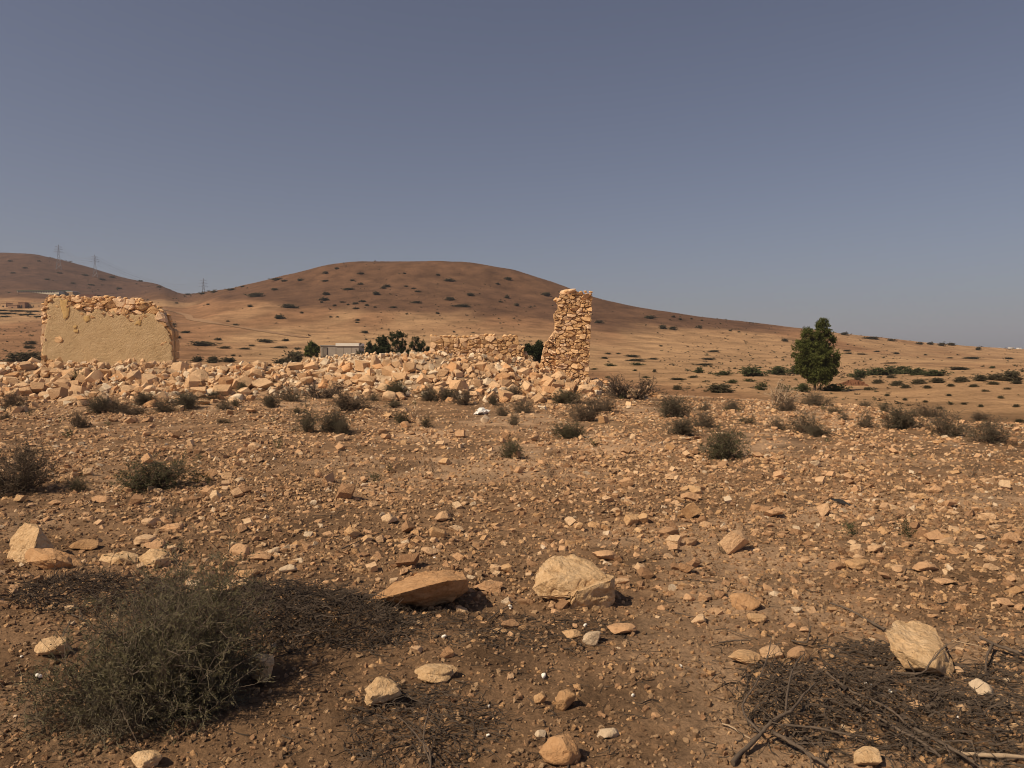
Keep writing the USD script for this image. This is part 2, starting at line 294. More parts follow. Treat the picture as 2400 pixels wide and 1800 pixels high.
# ------------------------------------------------------------------ stones
def plane_rock(rng, sub=2, n=13, soft=.04, rough_=.05, squash=(1, 1, 1)):
    """broken limestone: the space inside a few random planes, with roughened faces (unit size)"""
    m = trimesh.creation.icosphere(sub, 1.0)
    d = np.array(m.vertices); nn = rng.normal(size=(n, 3)); nn /= np.linalg.norm(nn, axis=1, keepdims=True)
    off = rng.uniform(.62, 1.0, n)
    c = d @ nn.T
    r = np.where(c > .08, off / np.maximum(c, .08), 9.0)
    k = 1 / max(soft, .01)
    rad = -np.log(np.exp(-k * r).sum(1)) / k
    rad = np.clip(rad, .35, 1.4)
    s = rng.integers(1, 9999)
    rad = rad * (1 + (fbm(d * 2.2 + s, 4, 7) - .5) * rough_ * 4 - np.abs(fbm(d * 3.4 + s, 3, 8) - .5) * rough_ * 3)
    v = d * rad[:, None] * np.array(squash)
    v = v - (v.max(0) + v.min(0)) / 2; v = v / (v.max(0) - v.min(0)) 
    return v, np.array(m.faces)                      # fits a unit box centred at 0
def hull_rock(rng, n=13):
    p = rng.normal(size=(n, 3)); p /= np.linalg.norm(p, axis=1, keepdims=True); p *= rng.uniform(.75, 1, (n, 1))
    m = trimesh.convex.convex_hull(p); v = np.array(m.vertices)
    v = v - (v.max(0) + v.min(0)) / 2; v = v / (v.max(0) - v.min(0))
    return v, np.array(m.faces)
def block_rock(rng, amp=.03, sub=1):
    """a sharp edged broken block (unit size)"""
    c = np.array([[a, b, d] for a in (-1, 1) for b in (-1, 1) for d in (-1, 1)], float) * rng.uniform(.45, 1, (8, 3))
    e = rng.normal(size=(5, 3)); e = e / np.linalg.norm(e, axis=1, keepdims=True) * rng.uniform(.85, 1.15, (5, 1))
    m = trimesh.convex.convex_hull(np.vstack([c, e]) @ rot3(rng).T); v, f = np.array(m.vertices), np.array(m.faces)
    for _ in range(sub): v, f = trimesh.remesh.subdivide(v, f)
    s = rng.integers(1, 9999); r = np.linalg.norm(v, axis=1, keepdims=True)
    v = v * (1 + (fbm(v * 2.1 + s, 3, 9)[:, None] - .5) * amp * 5 - np.abs(fbm(v * 3.7 + s, 2, 10)[:, None] - .5) * amp * 3)
    v = v - (v.max(0) + v.min(0)) / 2; return v / (v.max(0) - v.min(0)), f
def ground_z(x, y): return float(height(np.array(x), np.array(y)))

LIM = np.random.default_rng(3)
def set_stone(name, cat, label, group, px0, px1, py0, py1, mat=None, rng=LIM, sub=3, depth=.8, n=12, tilt=.25, sink=.12, rough_=.05):
    """a stone whose outline in the photograph spans px0..px1, py0..py1, standing where its foot meets the ground"""
    w, h = px1 - px0, py1 - py0
    p = hit((px0 + px1) / 2, py1 - .12 * h)
    Y = p[1]; W = w / FPX * Y; elev = math.atan2(EYE - p[2], Y)
    D = W * depth
    # seen from above at angle elev, the picture height is H*cos + D*sin*.8
    H = max((h / FPX * Y - D * math.sin(elev) * .75) / math.cos(elev), .38 * W * min(1, h / w))
    v, f = plane_rock(rng, sub, n, rough_=rough_)
    a = rng.uniform(-tilt, tilt); b = rng.uniform(-tilt, tilt)
    R = trimesh.transformations.euler_matrix(a, b, rng.uniform(0, 6.3))[:3, :3]
    v = v @ R.T; v = v / (v.max(0) - v.min(0)); v = v * [W, D, H]
    v[:, 2] -= v[:, 2].min() + H * sink
    x = p[0]; y = Y + D * .35
    o = obj(name, (v, f), mat or stone_mat(rng), smooth=24, loc=(x, y, ground_z(x, y)))
    return tag(o, label, cat, group)
def hero(name, cat, label, base, pts, mat, seed, amp=.019, cell=.014, group=None):
    """a boulder from hand-read corners (px, py, metres behind its foot): their hull, refined and weathered"""
    p = hit(*base); Y = p[1]
    o = np.array([p[0], Y, p[2]]); lists = pts if isinstance(pts[0], list) else [pts]
    Ps = [np.array([at(a, b, Y + d) for a, b, d in q]) - o for q in lists]; ext = np.vstack(Ps).max(0) - np.vstack(Ps).min(0)
    if len(Ps) > 1:                                      # a boulder with a hollow: the union of two hulls
        M = manifold3d.Manifold.hull_points(Ps[0].tolist()) + manifold3d.Manifold.hull_points(Ps[1].tolist()); mm = M.to_mesh(); m = trimesh.Trimesh(mm.vert_properties[:, :3], mm.tri_verts)
    else: m = trimesh.convex.convex_hull(Ps[0])
    v, f = trimesh.remesh.subdivide_to_size(m.vertices, m.faces, cell * ext.max() / .5)
    m = trimesh.Trimesh(v, f); m.merge_vertices()
    trimesh.smoothing.filter_taubin(m, iterations=4)
    v = np.array(m.vertices); nrm = np.array(m.vertex_normals); s = ext.max()
    big = fbm(v / s * 3.5 + seed, 3, seed) - .5; fine = fbm(v / s * 16 + seed, 4, seed + 1) - .5
    ridge = np.abs(fbm(v / s * 6 + seed * 2, 3, seed + 2) - .5)
    strata = np.sin(v[:, 2] / s * 38 + 5 * fbm(v / s * 4, 2, seed + 4)) * .12
    crack = np.exp(-(np.abs(fbm(v / s * 2.6 + seed * 3, 3, seed + 6) - .5) / .014) ** 2); chip = smooth01((fbm(v / s * 5 + seed, 2, seed + 8) - .60) / .08)
    v = v + nrm * (big * 3.4 + fine * 1.3 - ridge * 2.2 + strata * .7 - crack * .55 - chip * .8)[:, None] * s * amp
    ob = obj(name, (v, np.array(m.faces)), mat, smooth=30, loc=o)
    return tag(ob, label, cat, group)

# boulders of the foreground
hero('boulder', 'boulder', 'largest pale tan boulder in the foreground centre with a pointed left corner', (1340, 1432),
     [[(1245, 1380, .12), (1262, 1325, .22), (1300, 1303, .34), (1345, 1298, .38), (1388, 1318, .34), (1404, 1346, .27), (1432, 1360, .10), (1345, 1398, -.02), (1300, 1408, .06), (1262, 1396, .10), (1300, 1352, .04), (1290, 1400, .3), (1400, 1400, .3)],
      [(1352, 1388, -.04), (1322, 1420, .03), (1330, 1438, .0), (1420, 1440, .02), (1440, 1420, .10), (1444, 1400, .06), (1438, 1352, .18), (1404, 1344, .24), (1345, 1404, -.05), (1432, 1360, .02), (1400, 1440, .3), (1370, 1360, .2)]], HERO, 21)
hero('boulder', 'boulder', 'long low slab boulder with dark overhung front left of the largest boulder', (1000, 1426),
     [(868, 1402, .08), (925, 1366, .22), (975, 1340, .36), (1050, 1333, .40), (1086, 1338, .36), (1099, 1362, .14), (1097, 1384, .12), (1060, 1412, .05), (1000, 1426, .02), (945, 1424, .03), (900, 1410, .05),
      (897, 1402, -.04), (925, 1395, -.13), (1000, 1373, -.19), (1050, 1361, -.17), (1093, 1358, -.04), (1050, 1405, .4)], HERO_O, 22)
hero('boulder', 'boulder', 'pale boulder among dead branches at the lower right', (2180, 1588),
     [(2070, 1478, .22), (2098, 1454, .38), (2155, 1457, .40), (2192, 1474, .32), (2214, 1508, .18), (2240, 1570, .05), (2232, 1594, .02), (2178, 1580, .02), (2120, 1566, .06), (2086, 1525, .14),
      (2205, 1530, .04), (2190, 1566, -.04), (2120, 1530, .04), (2200, 1560, .3), (2100, 1520, .35)], HERO, 23)
hero('boulder', 'boulder', 'upright wedge shaped boulder at the left edge with lit left face', (70, 1318),
     [(16, 1305, .12), (24, 1262, .16), (58, 1224, .24), (88, 1230, .22), (126, 1282, .16), (122, 1305, .10), (60, 1325, .0), (20, 1326, .06), (80, 1282, -.02), (92, 1240, .10), (70, 1300, .3)], HERO, 24)
hero('boulder', 'boulder', 'orange brown slab leaning in front of the wedge boulder at the left edge', (130, 1340),
     [(54, 1300, .12), (70, 1284, .18), (122, 1282, .20), (172, 1300, .18), (210, 1338, .10), (140, 1348, .05), (100, 1332, .04), (60, 1318, .06), (130, 1310, -.03), (160, 1340, .25)], HERO_O, 25)
hero('boulder', 'boulder', 'tan block with flat lit top just behind the large bush, left one of two', (280, 1326),
     [(228, 1318, .10), (240, 1300, .18), (290, 1290, .22), (326, 1300, .18), (324, 1318, .08), (300, 1334, .0), (245, 1332, .02), (280, 1310, -.02), (285, 1325, .2)], HERO, 26)
hero('boulder', 'boulder', 'tan block with dark underside just behind the large bush, right one of two', (365, 1332),
     [(322, 1308, .14), (350, 1286, .20), (398, 1288, .20), (402, 1306, .12), (385, 1322, .05), (358, 1338, .0), (338, 1330, .04), (365, 1312, -.02), (370, 1325, .2)], HERO, 27)
hero('boulder', 'boulder', 'blocky stone beside the right edge of the large bush', (612, 1600),
     [(586, 1538, .08), (600, 1530, .14), (640, 1534, .12), (644, 1560, .05), (634, 1590, .02), (616, 1603, .0), (588, 1588, .02), (612, 1545, -.02), (620, 1580, .14)], HERO, 28, cell=.03)
S = lambda label, *a, **k: set_stone('stone', 'stone', label, None, *a, **k)
S('smooth tan stone lying below the dry twig pile left of centre', 965, 1070, 1553, 1610, mat=HERO, n=26, rough_=.10, tilt=.5)
S('rough grey and tan stone tilted on dry twigs at lower centre', 845, 935, 1598, 1682, mat=HERO, n=26, rough_=.10, tilt=.5)
S('lumpy orange stone cut by the bottom edge right of centre', 1266, 1368, 1714, 1806, mat=HERO_O, n=8, rough_=.09)
S('pale stone cut by the bottom edge below the large bush', 293, 371, 1762, 1815, mat=HERO, n=22, rough_=.08)
S('pale rock half hidden left of the large bush', 70, 152, 1498, 1553, mat=HERO, n=22, rough_=.08)
S('rounded pale stone at the bottom edge below the dead branches', 2003, 2072, 1748, 1806, mat=HERO, n=16)
S('upright tan stone on bare soil near the bottom centre', 1303, 1352, 1608, 1664)
S('round orange stone left of the upright stone near the bottom', 1250, 1282, 1623, 1656, mat=STONE[2])
S('brown elongated stone lying slanted right of the largest boulder', 1718, 1790, 1390, 1440, mat=HERO_O)
S('knobbly orange stone left of the dead branch pile', 1714, 1792, 1530, 1571, mat=STONE[2], rough_=.09)
S('pale stone touching the top of the dead branch pile, left of a darker one', 1788, 1846, 1510, 1546, mat=STONE[1])
S('dull brown stone on the top edge of the dead branch pile', 1846, 1898, 1508, 1556, mat=STONE[3])
S('oblong tan stone in the cluster below the largest boulder, upper right', 1425, 1494, 1456, 1494, mat=STONE[0])
S('pale jagged stone in the cluster below the largest boulder', 1366, 1413, 1474, 1514, mat=STONE[4])
S('orange flat stone in the cluster below the largest boulder', 1318, 1369, 1468, 1498, mat=STONE[2])
S('white edged stone at the right end of the dead branch pile', 2282, 2337, 1600, 1647, mat=STONE[4])
S('small pale block below the right end of the branch pile', 2242, 2274, 1654, 1682, mat=STONE[1])
S('tan stone half buried under the branches below the pale boulder', 2138, 2182, 1636, 1666, mat=STONE[1])
S('tan pointed stone above the smooth stone at lower centre', 1030, 1065, 1516, 1553)
S('pale stone left of the pointed stone at lower centre', 959, 992, 1514, 1541, mat=STONE[1])
S('orange tan oblong stone below the gap between the two central boulders', 1170, 1215, 1445, 1472)
S('flat rough stone between the slab boulder and the largest boulder', 1106, 1180, 1350, 1388, mat=STONE[0])
S('stone touching the right corner of the largest boulder', 1430, 1473, 1350, 1376, mat=STONE[1])
S('small flat reddish stone below the twigs at centre', 1143, 1186, 1468, 1486, mat=STONE[2])
S('triangular white stone near the bottom right of centre', 1396, 1453, 1694, 1729, mat=STONE[4])
S('small white stone just above the lumpy bottom stone', 1253, 1281, 1702, 1726, mat=STONE[4])
S('round pale stone lying alone behind the large bush', 648, 690, 1319, 1347, mat=STONE[4], n=20)
S('upright stone with a lit face standing behind the large bush', 535, 583, 1270, 1313)
S('flat lying stone right of the upright stone behind the bush', 575, 632, 1292, 1320, mat=STONE[0])
S('orange stone in the row behind the large bush', 550, 606, 1328, 1357, mat=STONE[2])
S('pale stone seen through the twigs of the large bush', 438, 476, 1353, 1382, mat=STONE[4])
S('broad pale slab seen through the twigs right of the large bush', 484, 582, 1352, 1396, mat=HERO)
S('red brown stone at the top edge of the dark twig pile', 627, 666, 1366, 1390, mat=STONE[2])
S('tan stone above the twin blocks behind the bush, left one', 310, 362, 1254, 1286)
S('tan stone above the twin blocks behind the bush, right one', 336, 382, 1258, 1288)
S('round topped stone among the dense stones at left', 328, 371, 1212, 1238, mat=STONE[1])
S('long stone right of the round topped stone at left', 363, 422, 1224, 1248)
S('orange flat slab beside the wedge boulder at left', 155, 222, 1260, 1292, mat=STONE[2])
S('standing pale stone in the stony ground left of centre', 488, 516, 1148, 1181, mat=STONE[1])
S('roundish stone left of the standing pale stone', 438, 464, 1158, 1178)
S('flat oval stone below the olive bush at left', 210, 256, 1161, 1184)
S('pale stone alone on the brown soil at left, under the grey bushes', 583, 612, 1034, 1055, mat=STONE[1])
S('wide brown topped stone in the right middle ground', 2148, 2212, 1308, 1342)
S('orange stone beside a dark stone in the right middle ground', 1986, 2052, 1308, 1340, mat=STONE[2])
S('dark brown stone in the right middle ground', 1943, 1987, 1311, 1336, mat=STONE[3])
S('pale stone near the right edge above the pale boulder', 2308, 2347, 1320, 1342, mat=STONE[1])
S('flat grey tan stone above the pale boulder at right', 2193, 2247, 1349, 1369)
S('tan stone by the right edge level with the pale boulder', 2342, 2382, 1393, 1420)
S('pale stone on bare soil left of the slanted brown stone', 1620, 1661, 1444, 1469, mat=STONE[1])
S('small white flat stone above the dead branches', 1857, 1885, 1424, 1442, mat=STONE[4])
S('grooved tan stone below the slanted brown stone', 1751, 1798, 1438, 1467)
S('roundish stone above left of the slanted brown stone', 1638, 1673, 1388, 1416)
S('tan stone in the group left of the slanted brown stone', 1600, 1632, 1392, 1414)
S('brown stone lying just left of the slanted brown stone', 1674, 1702, 1386, 1409, mat=STONE[3])
S('low tan stone behind the slab boulder', 984, 1034, 1274, 1304)
S('pale block in the dense stones above the slab boulder', 1018, 1057, 1196, 1226, mat=STONE[1])
S('tan block in the dense stones far above the slab boulder', 892, 930, 1205, 1232)
S('stone beside a dry branch left of centre', 800, 840, 1230, 1264)
S('left stone of a touching pair in the middle right ground', 1462, 1498, 1203, 1236)
S('right stone of a touching pair in the middle right ground', 1494, 1524, 1203, 1232, mat=STONE[2])
S('dark faced stone right of the touching pair', 1543, 1592, 1233, 1264, mat=STONE[3])
S('small pyramid shaped orange stone above the largest boulder', 1348, 1370, 1228, 1250, mat=STONE[2])
S('squarish stone above the flat stone at centre', 1048, 1087, 1230, 1252)
S('pointed dark sided stone in the middle ground right of centre', 1614, 1652, 1132, 1162)
S('cylindrical pale fragment like a broken bone right of the round bush', 1900, 1926, 1078, 1096, mat=STONE[4])
S('paired tan stone in the lower right middle ground, left one', 1994, 2026, 1272, 1302)
S('paired tan stone in the lower right middle ground, right one', 2038, 2076, 1272, 1298)
S('flat tan slab half sunk above right of the largest boulder', 1390, 1452, 1282, 1312, mat=STONE[0])
S('angular stone right of the half sunk slab', 1592, 1634, 1320, 1352)

# loose stones, each its own, then the rest that nobody could count
MARKS = [(1688, 1050, 'the round olive bush'), (312, 1120, 'the wide olive bush at left'), (40, 1110, 'the big left edge bush'), (760, 990, 'the big bush clump'), (1198, 1051, 'the small lone olive bush'), (1353, 1006, 'the bush by the bare patch'),
 (1128, 962, 'the white plastic bag'), (1340, 1370, 'the largest boulder'), (985, 1380, 'the long slab boulder'), (2150, 1520, 'the pale boulder at lower right'), (75, 1275, 'the wedge shaped boulder'), (2330, 1010, 'the right edge twiggy bush'), (2124, 980, 'the wide dark grey bush at right'),
 (1913, 1088, 'the bone shaped fragment'), (1980, 1185, 'the black rubber scrap'), (1753, 1416, 'the slanted brown stone'), (1493, 1220, 'the touching pair of stones'), (667, 1333, 'the round pale stone'), (502, 1165, 'the standing pale stone'), (597, 1045, 'the lone pale stone'),
 (1633, 1147, 'the pointed dark sided stone'), (910, 1218, 'the tan block behind the slab'), (2180, 1325, 'the wide brown topped stone'), (1327, 1636, 'the upright bottom stone'), (1018, 1580, 'the smooth lower tan stone'), (280, 1312, 'the twin blocks behind the bush'), (183, 985, 'the lone brown bush at left'),
 (350, 1226, 'the round topped stone at left'), (970, 983, 'the twin small bushes at centre'), (1575, 955, 'the large round grey bush'), (1890, 990, 'the tall bush below the tree'), (350, 1560, 'the large thorny bush'), (1900, 1640, 'the dead branch pile'), (170, 1128, 'the thin small bush at left')]
TINT = {'rubble_tan': 'tan', 'rubble_pale': 'pale', 'rubble_orange': 'orange', 'rubble_brown': 'brown', 'rubble_white': 'whitish', 'limestone_tan': 'tan', 'limestone_pale': 'pale', 'limestone_orange': 'orange', 'limestone_brown': 'brown', 'limestone_white': 'whitish'}
def where(px, py, marks):
    k = min(range(len(marks)), key=lambda i: math.hypot(px - marks[i][0], 1.7 * (py - marks[i][1]))); m = marks[k]; dx, dy = px - m[0], 1.7 * (py - m[1])
    d = math.hypot(dx, dy); s = 'left of' if dx < 0 else 'right of'; v = 'behind' if dy < 0 else 'in front of'
    rel = s if abs(dx) > 2.2 * abs(dy) else v if abs(dy) > 2.2 * abs(dx) else v.split()[0] + ' and ' + s if v == 'behind' else 'before and ' + s
    return ('close ' if d < 75 else '') + rel + ' ' + m[2]
def look_of_stone(v, mat, small=.11):
    e = v.max(0) - v.min(0); w = max(e[0], e[1]); sh = 'flat' if e[2] < .42 * w else 'long' if min(e[0], e[1]) < .6 * w else 'blocky' if e[2] > .62 * w else 'low'
    return '%s%s %s' % ('' if w > small else 'small ', sh, TINT[mat.GetPrim().GetName()])
rs = np.random.default_rng(17)
def pix_of(x, y, z):
    c, s = math.cos(PITCH), math.sin(PITCH); dz = z - EYE
    fy = y * c - dz * s; up = y * s + dz * c
    return 1200 + FPX * x / fy, 900 - FPX * up / fy
PLACED = [np.array(UsdGeom.Xformable(p).GetLocalTransformation().ExtractTranslation())[:2] for p in stage.GetPrimAtPath('/World').GetChildren() if p.GetName().startswith(('boulder', 'stone'))]
def density(x, y):
    p = np.stack([x, y, 0 * x], -1)
    d = .28 + .72 * smooth01((fbm(p / 2.2, 3, 41) - .30) / .26)
    d = d * np.interp(y, [3, 4.2, 5.0, 7, 12, 17, 27], [.34, .52, .92, 1.08, .88, .48, .36])
    bare = np.exp(-(((x + .3) / 2.2) ** 2 + ((y - 18.5) / 1.8) ** 2)) + np.exp(-(((x + 1.5) / .9) ** 2 + ((y - 7.6) / .5) ** 2)) + .8 * np.exp(-(((x - 1.0) / 1.6) ** 2 + ((y - 6.1) / .5) ** 2))
    return d * (1 - np.clip(bare, 0, .65))
def candidates(n, y0, y1, rng, um=.74):
    y = np.sqrt(rng.uniform(y0 ** 2, y1 ** 2, n)); x = rng.uniform(-um, um, n) * y
    k = rng.random(n) < density(x, y); k &= ~((x > 5) & (y > 27)) & ~(y > 26.5 - .0 * x)
    return x[k], y[k]
count = 0
cx, cy = candidates(1500, 3.1, 24, rs)
for x, y in zip(cx, cy):
    if count >= 232: break
    size = (rs.beta(1.4, 3) * .17 + .085) * (1.0 if y > 5 else .55) * (1 + .018 * y)
    if min(np.hypot(*(q - (x, y))) for q in PLACED) < size * .9 + .05: continue
    PLACED.append(np.array([x, y])); count += 1
    v, f = block_rock(rs, .035)
    v = v * np.array([size, size * rs.uniform(.55, .95), size * rs.uniform(.42, .85)])
    R = trimesh.transformations.euler_matrix(rs.normal() * .25, rs.normal() * .25, rs.uniform(0, 6.3))[:3, :3]; v = v @ R.T
    z = ground_z(x, y); v[:, 2] -= v[:, 2].min() * .72
    mt = stone_mat(rs); px, py = pix_of(x, y, z); pl = where(px, py, MARKS)
    tag(obj('stone', (v, f), mt, smooth=20, loc=(x, y, z)), look_of_stone(v, mt, .17) + ' stone ' + pl, 'stone', 'loose stones ' + pl)

def instancer(name, protos, pos, ids, scale, rng, label, cat, full=True, kind='stuff', smooth_=18):
    pi = UsdGeom.PointInstancer.Define(stage, path_of(name))
    ps = []
    for k, (mesh, mat) in enumerate(protos):
        m = usdkit.mesh(stage, str(pi.GetPath()) + '/piece_%03d' % k, mesh, mat, smooth_); ps.append(m.GetPath())
    pi.CreatePrototypesRel().SetTargets(ps)
    pi.CreateProtoIndicesAttr(Vt.IntArray.FromNumpy(np.asarray(ids, np.int32)))
    pi.CreatePositionsAttr(Vt.Vec3fArray.FromNumpy(np.asarray(pos, np.float32)))
    s = np.asarray(scale, np.float32); s = s if s.ndim == 2 else np.repeat(s[:, None], 3, 1)
    pi.CreateScalesAttr(Vt.Vec3fArray.FromNumpy(s))
    n = len(ids)
    if full:
        q = rng.normal(size=(n, 4)); 
    else:
        a = rng.uniform(0, 2 * np.pi, n); t = rng.normal(size=(n, 2)) * .17
        q = np.stack([np.cos(a / 2), t[:, 0], t[:, 1], np.sin(a / 2)], 1)
    q /= np.linalg.norm(q, axis=1, keepdims=True)
    pi.CreateOrientationsAttr(Vt.QuathArray([Gf.Quath(float(w), float(a), float(b), float(c)) for w, a, b, c in q]))
    return tag(pi, label, cat, kind=kind)
pr = np.random.default_rng(5)
PIECES = [(lambda v, f: (v * np.array([1, pr.uniform(.6, .95), pr.uniform(.4, .8)]), f))(*(block_rock(pr, .035) if k < 12 else hull_rock(pr, int(pr.integers(10, 16))))) for k in range(22)]
PROTOS = [(PIECES[k], STONE[[0, 3, 1, 2, 3, 0, 1, 3, 0, 2, 1, 0, 3, 2, 0, 3, 0, 3, 2, 0, 4, 3][k]]) for k in range(22)]
x, y = candidates(44000, 3.2, 26.5, pr)
big = .034 + .118 * pr.beta(1.0, 3.6, len(x)); big *= np.where(y < 4.8, .6, 1) * (1 + .022 * y)
ids = np.where(big > .11, pr.integers(0, 8, len(x)), pr.integers(0, 22, len(x)))
instancer('small_stones', PROTOS, np.stack([x, y, height(x, y) + big * pr.uniform(-.18, .15, len(x))], -1), ids, big, pr, 'small tan stones strewn over the brown ground', 'stones', full=False)
n = 62000
y = np.exp(pr.uniform(math.log(2.3), math.log(13), n)); x = pr.uniform(-.75, .75, n) * y
k = pr.random(n) < .3 + .7 * density(x, y); x, y = x[k], y[k]
sz = (.011 + .050 * pr.beta(.9, 4.0, len(x))) * (.64 + y / 9)
instancer('pebbles', [(PIECES[k], SOILCLOD[k % 2] if k % 3 else PROTOS[k][1]) for k in range(8, 22)], np.stack([x, y, height(x, y) + sz * .1], -1), pr.integers(0, 14, len(x)), sz, pr, 'pebbles and stone chips lying in the foreground soil', 'pebbles')
n = 14000
y = np.sqrt(pr.uniform(7.5 ** 2, 27 ** 2, n)); x = pr.uniform(-.75, .75, n) * y; k = pr.random(n) < .35 + .65 * density(x, y); x, y = x[k], y[k]
sz = (.025 + .05 * pr.beta(1, 3, len(x))) * (.6 + y / 30)
instancer('gravel', [(PIECES[k], PROTOS[k][1] if k % 3 else SOILCLOD[1]) for k in range(8, 22)], np.stack([x, y, height(x, y) + sz * .1], -1), pr.integers(0, 14, len(x)), sz, pr, 'gravel covering the brown ground in the middle distance', 'gravel')
RPROTOS = [(PIECES[k], RUBBLE[[0, 1, 1, 2, 0, 0, 1, 3, 0, 2, 1, 0, 1, 2, 0, 4, 0, 1, 2, 0, 4, 1][k]]) for k in range(22)]
# beyond the edge of the rise at the right, and around the ruin
x = pr.uniform(5, 24, 2600); y = pr.uniform(15, 30, 2600); k = (x / y < .78) & (pr.random(2600) < .8); x, y = x[k], y[k]
sz = .06 + .12 * pr.beta(1, 3, len(x))
instancer('edge_stones', [(PIECES[k], STONE[[0, 3, 0, 2, 3, 0, 1, 3, 0, 2, 3][k % 11]]) for k in range(22)], np.stack([x, y, height(x, y) + sz * .1], -1), pr.integers(0, 22, len(x)), sz, pr, 'small stones along the edge of the rise at the right', 'stones', full=False)

# ------------------------------------------------------------------ ruined masonry
def cells(poly, n, rng, aspect=1.6, relax=2, edge=None):
    """irregular stones in a wall's face: relaxed cells of the outline, stretched sideways"""
    A = np.array([1 / aspect, 1.0]); P = shapely.affinity.scale(poly, A[0], A[1], origin=(0, 0))
    x0, y0, x1, y1 = P.bounds; pts = []
    while len(pts) < n:
        q = rng.uniform((x0, y0), (x1, y1))
        if P.contains(Point(q)): pts.append(q)
    pts = np.array(pts); far = np.array([[-99, -99], [99, -99], [-99, 99], [99, 99]])
    for it in range(relax + 1):
        vo = Voronoi(np.vstack([pts, far])); out = []
        for i in range(n):
            reg = vo.regions[vo.point_region[i]]
            if -1 in reg or not reg: out.append(None); continue
            c = Polygon(vo.vertices[reg]).intersection(P)
            if c.geom_type == 'MultiPolygon': c = max(c.geoms, key=lambda g: g.area)
            out.append(c if c.geom_type == 'Polygon' and c.area > 1e-5 else None)
        if it < relax: pts = np.array([np.array(c.centroid.coords[0]) * .6 + p * .4 if c is not None else p for c, p in zip(out, pts)])
    return [shapely.affinity.scale(c, aspect, 1.0, origin=(0, 0)) for c in out if c is not None]
def face_stone(c, rng, joint, deep, bulge):
    """one wall stone: its outline rounded, domed towards the front (-y), running back into the wall"""
    g = c.buffer(-joint); 
    if g.is_empty: return None
    if g.geom_type != 'Polygon': g = max(g.geoms, key=lambda q: q.area)
    if g.area < 4e-4: return None
    rr_ = min(.018, .12 * math.sqrt(g.area)); g2 = g.buffer(-rr_).buffer(rr_, quad_segs=2)
    if g2.is_empty or g2.geom_type != 'Polygon': g2 = g
    m = int(np.clip(g2.length / .055, 8, 14)); ring = np.array([g2.exterior.interpolate(t, normalized=True).coords[0] for t in np.arange(m) / m])
    cen = ring.mean(0); d = ring - cen
    w = math.sqrt(g.area); t1, t2 = rng.normal(size=2) * .22
    def layer(s, yy, jit=.0):
        q = cen + d * s * (1 + rng.normal(size=(m, 1)) * jit); return np.column_stack([q[:, 0], np.full(m, yy) + (q - cen) @ [t1, t2] * (yy < 0), q[:, 1]])
    b = bulge * rng.uniform(.35, 1.3)
    V = np.vstack([layer(.92, deep), layer(1.0, .035), layer(.97, -b * .55, .02), layer(.80, -b * .95, .06), [[cen[0] + rng.normal() * .1 * w, -b * 1.02, cen[1] + rng.normal() * .1 * w]]])
    V[m * 2:m * 4, 1] += rng.normal(size=m * 2) * b * .22
    F = []
    for k in range(3):
        for i in range(m):
            a, a2 = k * m + i, k * m + (i + 1) % m; F += [[a, a + m, a2], [a2, a + m, a2 + m]]
    for i in range(m): F.append([3 * m + i, 4 * m, 3 * m + (i + 1) % m])
    F += [[0, i, i + 1] for i in range(1, m - 1)]
    tm = trimesh.Trimesh(V, F, process=False); 
    if tm.volume < 0: tm.invert()
    return tm
def wall_poly(pts, y, ox, oz):
    q = np.array([at(a, b, y) for a, b in pts]); return Polygon(np.column_stack([q[:, 0] - ox, q[:, 2] - oz])).buffer(0)
def masonry(t, poly, n, rng, aspect, joint, deep, bulge, back=None, relax=2, off=None, mats=None):
    cs = cells(poly, n, rng, aspect, relax); k = 0
    for c in cs:
        s = face_stone(c, rng, joint, deep, bulge)
        if s is None: continue
        if off is not None: s.apply_translation([0, off(*c.centroid.coords[0]), 0])
        obj('stone', s, (mats or WALLSTONE)[int(rng.integers(len(mats or WALLSTONE)))], t, smooth=26); k += 1
    if back:                                            # the far face of the wall
        for c in cells(poly.buffer(-.02), max(12, n // 3), rng, aspect, 1):
            s = face_stone(c, rng, joint, .2, bulge)
            if s is None: continue
            s.apply_transform(np.diag([1, -1, 1, 1.])); s.invert(); s.apply_translation([0, back, 0])
            obj('back_stone', s, WALLSTONE[int(rng.integers(3))], t, smooth=48)
def core(t, poly, y0, y1, name='mortar_core'):
    m = trimesh.creation.extrude_polygon(poly, y1 - y0, engine='earcut')
    m.apply_transform(np.array([[1, 0, 0, 0], [0, 0, 1, y0], [0, 1, 0, 0], [0, 0, 0, 1.]])); m.invert()
    obj(name, m, MORTAR, t)
def coping(t, rng, line, y, ox, oz, size, n, spread=.2):
    """loose stones along a broken wall top"""
    q = np.array([at(a, b, y) for a, b in line]); L_ = np.r_[0, np.cumsum(np.hypot(*np.diff(q[:, [0, 2]], axis=0).T))]
    for s in np.linspace(0, L_[-1], n):
        s += rng.normal() * .03
        x = np.interp(s, L_, q[:, 0]) - ox; z = np.interp(s, L_, q[:, 2]) - oz
        v, f = plane_rock(rng, 2, 11, soft=.07); w = size * rng.uniform(.65, 1.4)
        v = v * np.array([w, w * .8, w * rng.uniform(.45, .75)])
        v = v @ trimesh.transformations.euler_matrix(0, rng.normal() * .2, rng.normal() * .5)[:3, :3].T
        obj('coping_stone', (v + [x, rng.uniform(.02, spread), z], f), WALLSTONE[int(rng.integers(3))], t, smooth=35)

